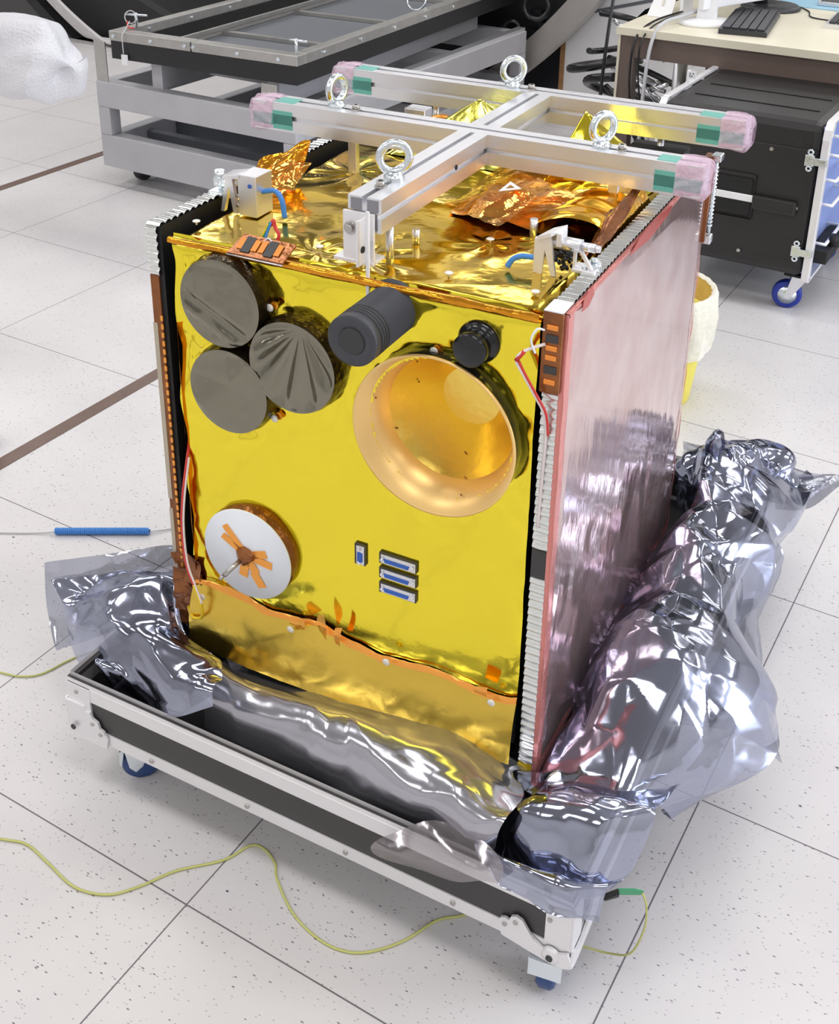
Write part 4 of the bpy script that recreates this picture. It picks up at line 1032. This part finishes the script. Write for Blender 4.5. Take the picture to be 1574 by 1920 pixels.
for x, y in ((-2.475, 2.56), (-1.66, 2.56), (-2.475, 4.15), (-1.66, 4.15)):
    b = MB(); b.lathe([(0, -.018), (.04, -.018), (.0425, -.012), (.0425, .012), (.04, .018), (0, .018)], (x, y, .0425), (1, 0, 0), 24); b.box((x - .03, y - .03, .080), (x + .03, y + .03, .086)); b.build('caster', M['lens'], tr)

tray = thing('rail_tray', 'long black tray frame capped with riveted metal rails, resting on the grey trolley', 'tray', (0, 0, .455), None, (-2.42, 2.39, 0), math.radians(3.4))
TW, TL = .855, 2.6
b = MB(); b.box((0, 0, .552), (TW, .05, .622)); b.box((0, .05, .552), (.05, TL, .622)); b.box((TW - .05, .05, .552), (TW, TL, .622)); b.box((0, TL - .05, .552), (TW, TL, .622)); b.build('side_rail', M['tray_black'], tray)
def cap(a, c): b = MB(); b.box(a, c, .003); return b.build('rail_cap', M['tray_alu'], tray)
cap((-.004, -.004, .622), (.385, .05, .660)); cap((.391, -.004, .622), (TW + .004, .05, .660)); cap((-.004, .05, .622), (.045, TL, .660)); cap((TW - .045, .05, .622), (TW + .004, TL, .660))
b = MB()
for x in (.02, .20, .36, .40, .60, .78): b.cyl((x, -.010, .640), (x, -.003, .640), .007, n=12)
for y in [.18 + .27 * k for k in range(9)]:
    b.cyl((TW + .011, y, .640), (TW + .003, y, .640), .007, n=12); b.cyl((.052, y, .640), (.044, y, .640), .007, n=12)
b.build('rivet', M['steel'], tray)
b = MB(); b.box((.05, .05, .560), (.12, TL - .05, .566)); b.box((.12, .05, .585), (.135, TL - .05, .60)); b.box((.05, .05, .56), (TW - .05, .09, .566))
for y in (.55, 1.1, 1.7): b.box((.12, y, .560), (TW - .05, y + .03, .575))
b.build('inner_rail', M['tray_alu'], tray)
b = MB(); b.box((.12, .09, .556), (TW - .05, TL - .05, .559)); b.build('glazed_floor', M['grey_dark'], tray)
for x in (.14, TW - .17):
    b = MB(); b.box((x, .06, .4405), (x + .05, TL - .8, .552)); b.build('skid', M['grey_steel'], tray)
def tpin(x, y, a, lab):
    b = MB(); b.cyl((x, y, .66), (x, y, .716), .006, n=12); d = Vector((math.cos(a), math.sin(a), 0)) * .048; b.cyl(Vector((x, y, .708)) - d, Vector((x, y, .708)) + d, .0045, n=12); o = b.build('locking_pin', M['steel'], tray); o['label'] = lab
tpin(TW - .02, .03, 0, 'T shaped locking pin standing on the near corner of the tray'); tpin(.05, .10, .2, 'T shaped locking pin on the left corner of the tray')
b = MB(); b.torus((.035, .085, .70), (.3, -1, .2), .024, .0022, 30, 8); b.tube([(.05, .06, .69), (.06, .02, .665), (.07, -.012, .65), (.070, -.014, .61), (.070, -.013, .58)], .002, n=6); kr = b.build('key_ring', M['cable_grey'], tray)
b = MB(); b.box((.058, -.014, .535), (.084, -.0065, .575)); b.build('key_tag', M['white'], kr)
b = MB(); b.tube([(.03, .07, .685), (.05, .05, .668), (.07, .06, .665)], .003, n=6); b.build('red_cord', M['red'], kr)
b = MB(); b.torus((TW - .12, 1.15, .675), (0, -1, .4), .045, .004, 36, 8); b.build('lifting_ring', M['steel'], tray)

# round chamber opening the tray runs into
ch = thing('vacuum_chamber', 'big round dark vacuum chamber mouth with a metal flange at the top left', 'chamber', (-3.40, 4.6, 0))
cc_ = Vector((-3.40, 4.42, 2.282)); R_ = 2.72
def arc_ring(r0, r1, y0, y1, nm, m, parent, sa=-1.6, se=1.6):
    b = MB(); n = 160; pts = []
    for k in range(n + 1):
        a = -PI / 2 + sa + (se - sa) * k / n
        pts.append(a)
    rows = []
    for a in pts:
        c, s_ = math.cos(a), math.sin(a)
        rows.append([[cc_.x + c * r, y, max(cc_.z + s_ * r, 0.001)] for r, y in ((r0, y0), (r1, y0), (r1, y1), (r0, y1), (r0, y0))])
    b.grid(np.array(rows), smooth=False); return b.build(nm, m, parent)
arc_ring(R_ - .05, R_ + .02, 4.40, 4.50, 'outer_rim', M['chamber'], ch, -1.6, 0)
arc_ring(R_ - .10, R_ + .02, 4.40, 4.50, 'flange', M['ring'], ch, 0, 1.6)['label'] = 'beige metal flange ring'
arc_ring(R_ - .55, R_ - .05, 4.46, 4.54, 'inner_flange', M['chamber'], ch)
b = MB(); n = 96; rows = []
for k in range(n + 1):
    a = -PI / 2 - 1.6 + 3.2 * k / n
    if math.cos(a) * (R_ - .26) > 1.75: continue
    rows.append([[cc_.x + math.cos(a) * (R_ - .26), y, max(cc_.z + math.sin(a) * (R_ - .26), .002)] for y in (4.56, 5.5, 6.5, 7.2)])
b.grid(np.array(rows)); b.box((-6.3, 7.2, .002), (-.9, 7.25, 3.2)); b.box((-6.3, 4.57, .0021), (-1.6, 7.2, .006)); b.build('shell', M['chamber'], ch)
for k, dr in enumerate((.13, .165, .20, .235)):
    b = MB(); pts = []
    for i in range(24):
        a = -PI / 2 - 1.02 + .62 * i / 23; r = R_ - dr
        pts.append((cc_.x + math.cos(a) * r, 4.40 - .02 * k, max(cc_.z + math.sin(a) * r, .03)))
    b.tube(pts, .012, n=8, sub=2); b.build('hose', M['tube_white'], ch)
for (x, z, s_) in ((-1.55, .55, .10), (-1.42, .70, .06), (-1.68, .42, .07)):
    b = MB(); b.torus((x, 4.38, z), (.3, -1, .2), s_ * .6, .014, 30, 10); b.box((x - .04, 4.40, z - .1), (x + .02, 4.46, z - .02)); b.build('fitting', M['cable_black'], ch)

# white pillar board with a wooden edge, right of the chamber
pb = thing('partition_board', 'tall white board with a wooden edge standing behind the satellite', 'board', (-1.2, 4.55, 0))
b = MB(); b.prism([(-1.455, 4.55, 0), (-.98, 4.55, 0), (-1.02, 4.55, .30), (-1.10, 4.55, .40), (-1.115, 4.55, .50), (-1.06, 4.55, .56), (-.98, 4.55, .60), (-.98, 4.55, .98), (-1.455, 4.55, .98)], (0, .02, 0)); b.build('panel', M['white'], pb)
b = MB(); b.box((-1.48, 4.545, 0), (-1.456, 4.575, .50)); b.build('wood_edge', M['wood'], pb)
b = MB(); b.box((-1.40, 4.545, .555), (-.98, 4.549, .570), rot=Matrix.Rotation(-.28, 3, 'Y')); b.build('dark_seam', M['grey_dark'], pb)

# ------------------------------------------------------------------ bubble wrapped beam end at the far left
bw = thing('wrapped_beam', 'grey beam on a stand with its end wrapped in white bubble wrap, at the left edge', 'beam', (-2.1, 1.2, 0))
b = MB(); b.box((-2.75, 1.32, .80), (-1.78, 1.44, .915), .004); b.box((-2.70, 1.33, 0), (-2.60, 1.43, .80), .004); b.build('beam', M['grey_steel'], bw)
b = MB(); b.cyl((-1.835, 1.316, .855), (-1.835, 1.321, .855), .018, n=18); b.build('bolt_hole', M['lens'], bw)
prof = []; n, m_ = 40, 60
P = []
for i in range(n + 1):
    t = i / n; row = []
    x = -1.92 + .35 * t
    rad = .080 + .030 * math.sin(min(t * 1.3, 1) * PI * .6) - .0 * t
    if t > .86: rad *= math.sqrt(max(0, 1 - ((t - .86) / .14) ** 2)) * .6 + .4 * (1 - (t - .86) / .14)
    for j in range(m_ + 1):
        a = 2 * PI * j / m_
        rr = rad * (1 + .07 * math.sin(3 * a + 4 * t) + .05 * math.sin(7 * a + 9 * t)) * (1.12 if math.sin(a) < 0 else 1.0)
        row.append([x + .02 * math.sin(a * 2 + t * 3), 1.38 + rr * math.cos(a) * .9, .845 + rr * math.sin(a) * 1.02 - .02 * t])
    P.append(row)
b = MB(); b.grid(np.array(P)); b.build('bubble_wrap', M['bubble'], bw, fix=False)
b = MB(); b.grid(np.array([[[-1.80, 1.38 + r * math.cos(a) * .92, .845 + r * math.sin(a) * 1.04] for a in np.linspace(PI * .9, PI * 1.9, 20)] for r in (.118, .118)] ) + np.array([[[0, 0, 0]], [[.02, 0, 0]]])); b.build('tape_strip', M['white'], bw, fix=False)
# small grey clamp foot cut by the left edge
b = MB(); b.cyl((-1.322, .748, 0), (-1.322, .748, .06), .020, n=16); b.cyl((-1.322, .748, .06), (-1.322, .748, .078), .036, n=16); b.cyl((-1.322, .748, .0), (-1.322, .748, .012), .034, n=16)
tag(b.build('floor_stand', M['grey_steel'], None), 'small grey foot of a stand on the floor strip, cut by the left edge', 'stand foot')

# ------------------------------------------------------------------ yellow bin
bn = thing('waste_bin', 'yellow waste bin with a folded-over white liner behind the rose panel', 'bin', (.0, 1.93, 0))
bc = (.025, 1.935, 0)
b = MB(); b.lathe([(0, 0), (.098, 0), (.102, .006), (.135, .325), (.131, .325), (.10, .01), (0, .01)], bc, (0, 0, 1), 48); b.build('bucket', M['yellow_bin'], bn)
b = MB(); b.lathe([(.139, .16), (.146, .20), (.150, .27), (.146, .325), (.138, .338), (.128, .330)], bc, (0, 0, 1), 90, wob=lambda i, k: .03 * math.sin(i * .7 + k * 1.3) * (k < 3) + .012 * math.sin(i * 1.9)); b.build('liner', M['liner'], bn)
b = MB(); b.lathe([(.130, .331), (.124, .25), (.112, .17), (0, .16)], bc, (0, 0, 1), 48); b.build('liner_inside', M['liner_in'], bn)
b = MB(); b.grid(blob((bc[0], bc[1], .235), .085, 5, (1, 1, .6)), smooth=False); tag(b.build('crumpled_foil', M['foil'], None, fix=False), 'crumpled scrap of foil inside the yellow bin', 'foil scrap')

# ------------------------------------------------------------------ black rack case on blue casters
rk = thing('rack_case', 'black moulded rack case with silver frame and blue casters under the desk', 'rack case', (0, 3.0, 0))
RX_0, RX_1, RY_0, RY_1 = -.275, .238, 2.655, 3.35
b = MB(); b.box((RX_0, RY_0, .138), (RX_1, RY_1, .645), .028); shell = b.build('shell', M['rack'], rk)
b = MB(); b.box((RX_0 + .03, RY_0 - .004, .20), (RX_1 - .01, RY_0 + .01, .560), .003); b.build('side_panel', M['rack'], rk)
b = MB(); b.box((-.083, RY_0 - .007, .306), (.058, RY_0 - .003, .455), .006); gp = b.build('grip_recess', M['rack'], rk)
b = MB(); b.box((-.075, RY_0 - .0085, .312), (.050, RY_0 - .0065, .440), .004); b.build('hollow', M['void'], gp)
b = MB(); b.box((.054, RY_0 - .022, .346), (.192, RY_0 - .004, .392), .006); hd = b.build('handle', M['rack'], rk); hd['label'] = 'black spring handle with a white stripe'
b = MB(); b.box((-.088, RY_0 - .018, .366), (.056, RY_0 - .010, .388), .002); b.build('stripe', M['white'], hd)
b = MB()
for x, z in ((-.11, .548), (-.02, .540), (.09, .545), (-.075, .20), (.03, .195), (.19, .37)): b.cyl((x, RY_0 - .008, z), (x, RY_0 - .003, z), .006, n=12)
b.build('rivet', M['bolt'], rk)
def frame_u(x0, x1, nm):
    b = MB(); t = .008
    b.box((x0, RY_0 - t, .135), (x1, RY_0 + .02, .600), .003); b.box((x0, RY_0 + .035, .640), (x1, RY_1, .640 + t + .004), .003)
    b.prism([(x0, RY_0 - t, .598), (x0, RY_0 + .012, .598), (x0, RY_0 + .045, .636), (x0, RY_0 + .045, .651), (x0, RY_0 + .020, .648), (x0, RY_0, .628)], (x1 - x0, 0, 0))
    b.box((x0, RY_1 - .02, .135), (x1, RY_1 + t, .640), .003); b.box((x0, RY_0, .130), (x1, RY_1, .142)); return b.build(nm, M['alu_white'], rk)
frame_u(.238, .262, 'front_frame'); frame_u(RX_0 - .012, RX_0 + .010, 'rear_frame')
b = MB(); b.box((.230, RY_0 + .02, .15), (.240, RY_1 - .02, .63)); b.build('inner_panel', M['rack_blue'], rk)
for z in (.25, .38, .46, .54, .60):
    b = MB(); y0, y1 = RY_0 + .05, RY_0 + .26; b.tube([(.240, y0, z), (.285, y0, z), (.285, y1, z), (.240, y1, z)], .0055, n=8, sub=1); b.build('grab_bar', M['white'], rk)
b = MB(); b.box((.245, RY_0 + .03, .19), (.30, RY_0 + .30, .235), .003); b.cyl((.30, RY_0 + .10, .235), (.30, RY_0 + .10, .27), .016, n=14); b.build('power_strip', M['void'], rk)
for z in (.53, .232):
    b = MB(); b.box((.196, RY_0 - .014, z - .018), (.224, RY_0 - .006, z + .018), .002); b.box((.218, RY_0 - .018, z - .012), (.262, RY_0 - .008, z + .012), .002)
    for q in (.026, -.026): b.torus((.210, RY_0 - .010, z + q), (0, 1, 0), .007, .0035, 16, 8)
    b.build('latch', M['steel'], rk)
b = MB(); b.box((RX_0 + .004, 2.86, .652), (RX_0 + .008, 2.885, .70)); b.box((RX_0 + .008, 2.86, .675), (RX_0 + .035, 2.862, .70)); lbl = b.build('label_plate', M['white'], rk); lbl['label'] = 'small white label with faint dark marks'
b = MB(); 
for k, (u, v) in enumerate(((.013, .681), (.020, .681), (.013, .689), (.024, .690))): b.box((RX_0 + u, 2.8588, v), (RX_0 + u + .004, 2.86, v + .005))
b.build('label_mark', M['grey_dark'], lbl)
b = MB(); 
for y in (2.95, 2.79): b.box((RX_0 + .06, y, .6449), (RX_1 - .05, y + .006, .648), .001)
b.build('top_groove', M['void'], rk)
def caster2(x, y, a):
    R3 = Matrix.Rotation(a, 3, 'Z'); c = Vector((x, y, .048)); q = R3 @ Vector((0, 1, 0))
    b = MB(); b.lathe([(0, -.013), (.022, -.013), (.024, -.016), (.044, -.016), (.048, -.010), (.048, .010), (.044, .016), (.024, .016), (.022, .013), (0, .013)], c, q, 40); o = b.build('caster', M['blue_wheel'], rk)
    b = MB(); b.lathe([(0, -.0165), (.030, -.0165), (.030, .0165), (0, .0165)], c, q, 32); b.build('hub', M['steel'], o)
    b = MB()
    for s_ in (-1, 1): b.prism([c + R3 @ Vector(p) for p in ((-.010, s_ * .021 - .001, -.010), (.008, s_ * .021 - .001, -.012), (.060, s_ * .021 - .001, .070), (.010, s_ * .021 - .001, .078))], R3 @ Vector((0, .0025, 0)))
    b.prism([c + R3 @ Vector(p) for p in ((.0, -.024, .072), (.062, -.024, .072), (.062, .024, .072), (.0, .024, .072))], (0, 0, .004)); b.build('fork', M['alu'], o)
    b = MB(); b.box((x - .01 if True else 0, y - .04, .124), (x + .07, y + .05, .131)); b.build('mount_plate', M['void'], o)
caster2(.185, 2.735, .25); caster2(.185, 3.22, .25); caster2(-.22, 2.735, .1); caster2(-.22, 3.22, .2)

# ------------------------------------------------------------------ desk
dk = thing('desk', 'cream topped desk with brown steel frame at the top right', 'desk', (.2, 3.6, 0))
b = MB(); b.box((-.655, 3.18, .722), (1.15, 4.35, .750), .001); b.build('desktop', M['desk_top'], dk)
b = MB(); b.box((-.656, 3.179, .722), (1.15, 3.182, .7495)); b.build('edge_band', M['desk_edge'], dk)
b = MB(); b.box((-.584, 3.192, .642), (1.069, 3.222, .722)); b.box((-.638, 3.241, .66), (-.61, 4.269, .722)); b.build('apron', M['brown'], dk)
for x, y in ((-.64, 3.19), (1.07, 3.19), (-.64, 4.27), (1.07, 4.27)):
    b = MB(); b.box((x, y, 0), (x + .055, y + .05, .722)); b.build('leg', M['brown'], dk)
b = MB(); b.box((-.649, 3.185, 0), (-.640, 3.20, .722)); b.build('leg_trim', M['desk_edge'], dk)
# steel column and white post under the desk
b = MB(); b.cyl((-.52, 3.55, 0), (-.52, 3.55, .70), .028, n=24); b.cyl((-.52, 3.55, 0), (-.52, 3.55, .01), .06, n=24); tag(b.build('steel_column', M['alu'], None), 'round steel column under the desk beside its brown leg', 'column')
b = MB(); b.box((-.615, 3.75, 0), (-.585, 3.80, .69)); tag(b.build('white_post', M['white'], None), 'slim white post under the desk behind the steel column', 'post')

def put(o_name, parts, lab, cat, base):
    t = thing(o_name, lab, cat, base)
    for nm, bmx, m in parts: bmx.build(nm, m, t)
    return t
Z = .750
# white monitor with stand
b1 = MB(); b1.lathe([(0, .0), (.095, .0), (.097, .008), (.088, .014), (0, .016)], (-.395, 3.42, Z), (0, 0, 1), 48, wob=lambda i, k: .12 * math.cos(2 * PI * i / 48 * 2))
b2 = MB(); b2.prism([(-.445, 3.44, Z + .014), (-.375, 3.44, Z + .014), (-.385, 3.47, Z + .30), (-.435, 3.47, Z + .30)], (0, .03, 0))
b3 = MB(); b3.box((-.352, 3.40, Z + .05), (-.325, 3.90, Z + .42), .004, rot=Matrix.Rotation(-.35, 3, 'Z'))
put('monitor', [('stand_foot', b1, M['white']), ('stand_neck', b2, M['white']), ('screen_housing', b3, M['white'])], 'white monitor seen from behind with an oval foot on the desk', 'monitor', (-.39, 3.45, Z))
# papery white holder at the left
b1 = MB(); b1.prism([(-.640, 3.44, Z + .001), (-.545, 3.44, Z + .001), (-.575, 3.62, Z + .12), (-.650, 3.62, Z + .12)], (0, .004, .002)); b1.prism([(-.530, 3.50, Z + .001), (-.520, 3.50, Z + .001), (-.560, 3.62, Z + .12), (-.575, 3.62, Z + .12)], (0, .12, 0))
b2 = MB(); b2.prism([(-.600, 3.488, Z + .038), (-.594, 3.488, Z + .038), (-.600, 3.528, Z + .064), (-.606, 3.528, Z + .064)], (0, 0, .001))
put('document_stand', [('sheet', b1, M['white']), ('slot', b2, M['desk_edge'])], 'white slanted document stand on the left end of the desk', 'stand', (-.6, 3.5, Z))
def keyboard(x0, x1, y0, y1, lab, rot=0, m='key', rows=5, cols=14):
    t = thing('keyboard', lab, 'keyboard', (0, 0, Z), None, ((x0 + x1) / 2, (y0 + y1) / 2, 0), rot)
    hx, hy = (x1 - x0) / 2, (y1 - y0) / 2
    b = MB(); b.prism([(-hx, -hy, Z), (hx, -hy, Z), (hx, -hy, Z + .018), (-hx, -hy, Z + .018)], (0, 2 * hy, 0)); b.build('base', M[m], t)
    b = MB(); kx = (2 * hx - .02) / rows; ky = (2 * hy - .02) / cols
    for i in range(rows):
        for j in range(cols): b.box((-hx + .01 + i * kx + .002, -hy + .01 + j * ky + .002, Z + .018), (-hx + .01 + (i + 1) * kx - .002, -hy + .01 + (j + 1) * ky - .002, Z + .026), .001)
    k = b.build('keys', M['key'], t); k['kind'] = 'stuff' if False else 'part'; del k['kind']
keyboard(-.34, -.17, 3.28, 3.72, 'black keyboard lying endways beside the white monitor', math.radians(9))
keyboard(-.02, .14, 3.60, 4.0, 'grey edged keyboard cut by the right edge of the desk', math.radians(4), 'alu')
b1 = MB(); b1.lathe([(0, 0), (.115, 0), (.118, .008), (.105, .018), (0, .022)], (-.285, 3.88, Z), (0, 0, 1), 48); b2 = MB(); b2.cyl((-.33, 3.88, Z + .02), (-.33, 3.90, Z + .30), .03, n=20)
b3 = MB(); b3.box((-.55, 3.90, Z + .12), (-.12, 3.94, Z + .46), .006)
put('black_monitor', [('stand_foot', b1, M['key']), ('stand_neck', b2, M['key']), ('screen_housing', b3, M['key'])], 'black monitor with a round foot at the back of the desk', 'monitor', (-.285, 3.9, Z))
bpy.data.objects['black_monitor'].name = 'monitor.001'
b = MB(); b.box((-.30, 3.98, Z + .0005), (.30, 4.28, Z + .004)); tag(b.build('desk_mat', M['cyan'], None), 'light blue mat at the back of the desk', 'mat')
b1 = MB(); b1.box((-.14, 4.04, Z + .004), (.16, 4.24, Z + .022), .003); b2 = MB(); b2.box((-.13, 4.05, Z + .022), (.15, 4.23, Z + .024))
put('laptop', [('base', b1, M['alu']), ('keys', b2, M['key'])], 'grey laptop base lying on the blue mat', 'laptop', (0, 4.14, Z + .004))
wire([(-.34, 4.0, Z + .006), (-.22, 3.98, Z + .006), (-.14, 3.90, Z + .003), (-.10, 3.78, Z + .003), (-.02, 3.75, Z + .003)], 'desk_cable', .003, M['cable_black'], 'dark cable curving over the desk to the right keyboard', 'cable')
# cables hanging over the front edge of the desk
dc = [([(-.42, 3.62, Z + .05), (-.47, 3.40, Z + .03), (-.50, 3.22, Z + .02), (-.515, 3.165, .70), (-.52, 3.15, .55), (-.52, 3.15, .35), (-.51, 3.2, .15), (-.50, 3.3, .02)], .007, 'cable_grey', 'thick pale grey cable hanging over the desk front to the floor'),
      ([(-.52, 3.50, Z + .02), (-.56, 3.30, Z + .01), (-.575, 3.17, .72), (-.58, 3.15, .60), (-.585, 3.2, .45), (-.57, 3.25, .30), (-.58, 3.3, .15), (-.57, 3.35, .01)], .0045, 'cable_black', 'black cable hanging nearest the brown leg of the desk'),
      ([(-.44, 3.50, Z + .03), (-.52, 3.33, Z + .02), (-.545, 3.17, .73), (-.55, 3.15, .62), (-.545, 3.2, .45), (-.55, 3.3, .2), (-.53, 3.4, .01)], .0035, 'cable_black', 'thin black cable hanging between the black and the pale one'),
      ([(-.70, 3.30, 1.05), (-.69, 3.20, .80), (-.69, 3.16, .55), (-.70, 3.18, .3), (-.70, 3.2, .01)], .007, 'cable_black', 'black cable running down past the left end of the desk')]
for p, r, m, lab in dc: wire(p, 'hanging_cable', r, M[m], lab, 'cable')
# heap of shiny black hoses behind the desk
hp = thing('hose_pile', 'tangle of shiny black hoses and chrome fittings under and behind the desk', 'hose pile', (-.75, 4.1, 0))
rr_ = random.Random(5)
for k in range(16):
    b = MB(); cx = rr_.uniform(-1.0, -.30); cy_ = rr_.uniform(3.85, 4.35); zz = .05 + .045 * (k % 12); R0 = rr_.uniform(.12, .22); a0 = rr_.uniform(0, 6); pts = []
    for i in range(10):
        a = a0 + i * .62; pts.append((cx + R0 * math.cos(a), cy_ + R0 * .7 * math.sin(a), max(.03, zz + .10 * math.sin(a * .7 + k))))
    b.tube(pts, rr_.choice((.014, .02, .026)), n=10); b.build('hose', M['cable_black'] if k % 5 else M['chrome'], hp)
for k in range(14):
    b = MB(); p = Vector((rr_.uniform(-1.0, -.35), rr_.uniform(3.8, 4.1), rr_.uniform(.1, .55))); d = Vector((rr_.uniform(-1, 1), rr_.uniform(-.4, .4), rr_.uniform(-.6, .6))).normalized()
    b.cyl(p, p + d * rr_.uniform(.05, .16), .010, n=12); b.build('fitting', M['chrome'], hp)
b = MB(); b.box((-.25, 3.42, 0), (1.05, 3.9, .62), .01); tag(b.build('equipment_box', M['rack'], None), 'big dark box in the shade under the desk behind the rack case', 'box')
b = MB(); b.tube([(-.86, 3.9, .30), (-.80, 3.8, .33), (-.72, 3.75, .25), (-.70, 3.8, .1), (-.70, 3.85, .01)], .006, n=8); tag(b.build('loop_cable', M['cable_grey'], None), 'pale cable looping out left of the brown desk leg', 'cable')

# strip helper keys before saving
for o in bpy.data.objects:
    if '_b' in o: del o['_b']
S.view_settings.view_transform = 'Standard'; S.view_settings.look = 'None'; S.view_settings.gamma = 1; S.view_settings.exposure = 0.22
S.view_settings.use_curve_mapping = False
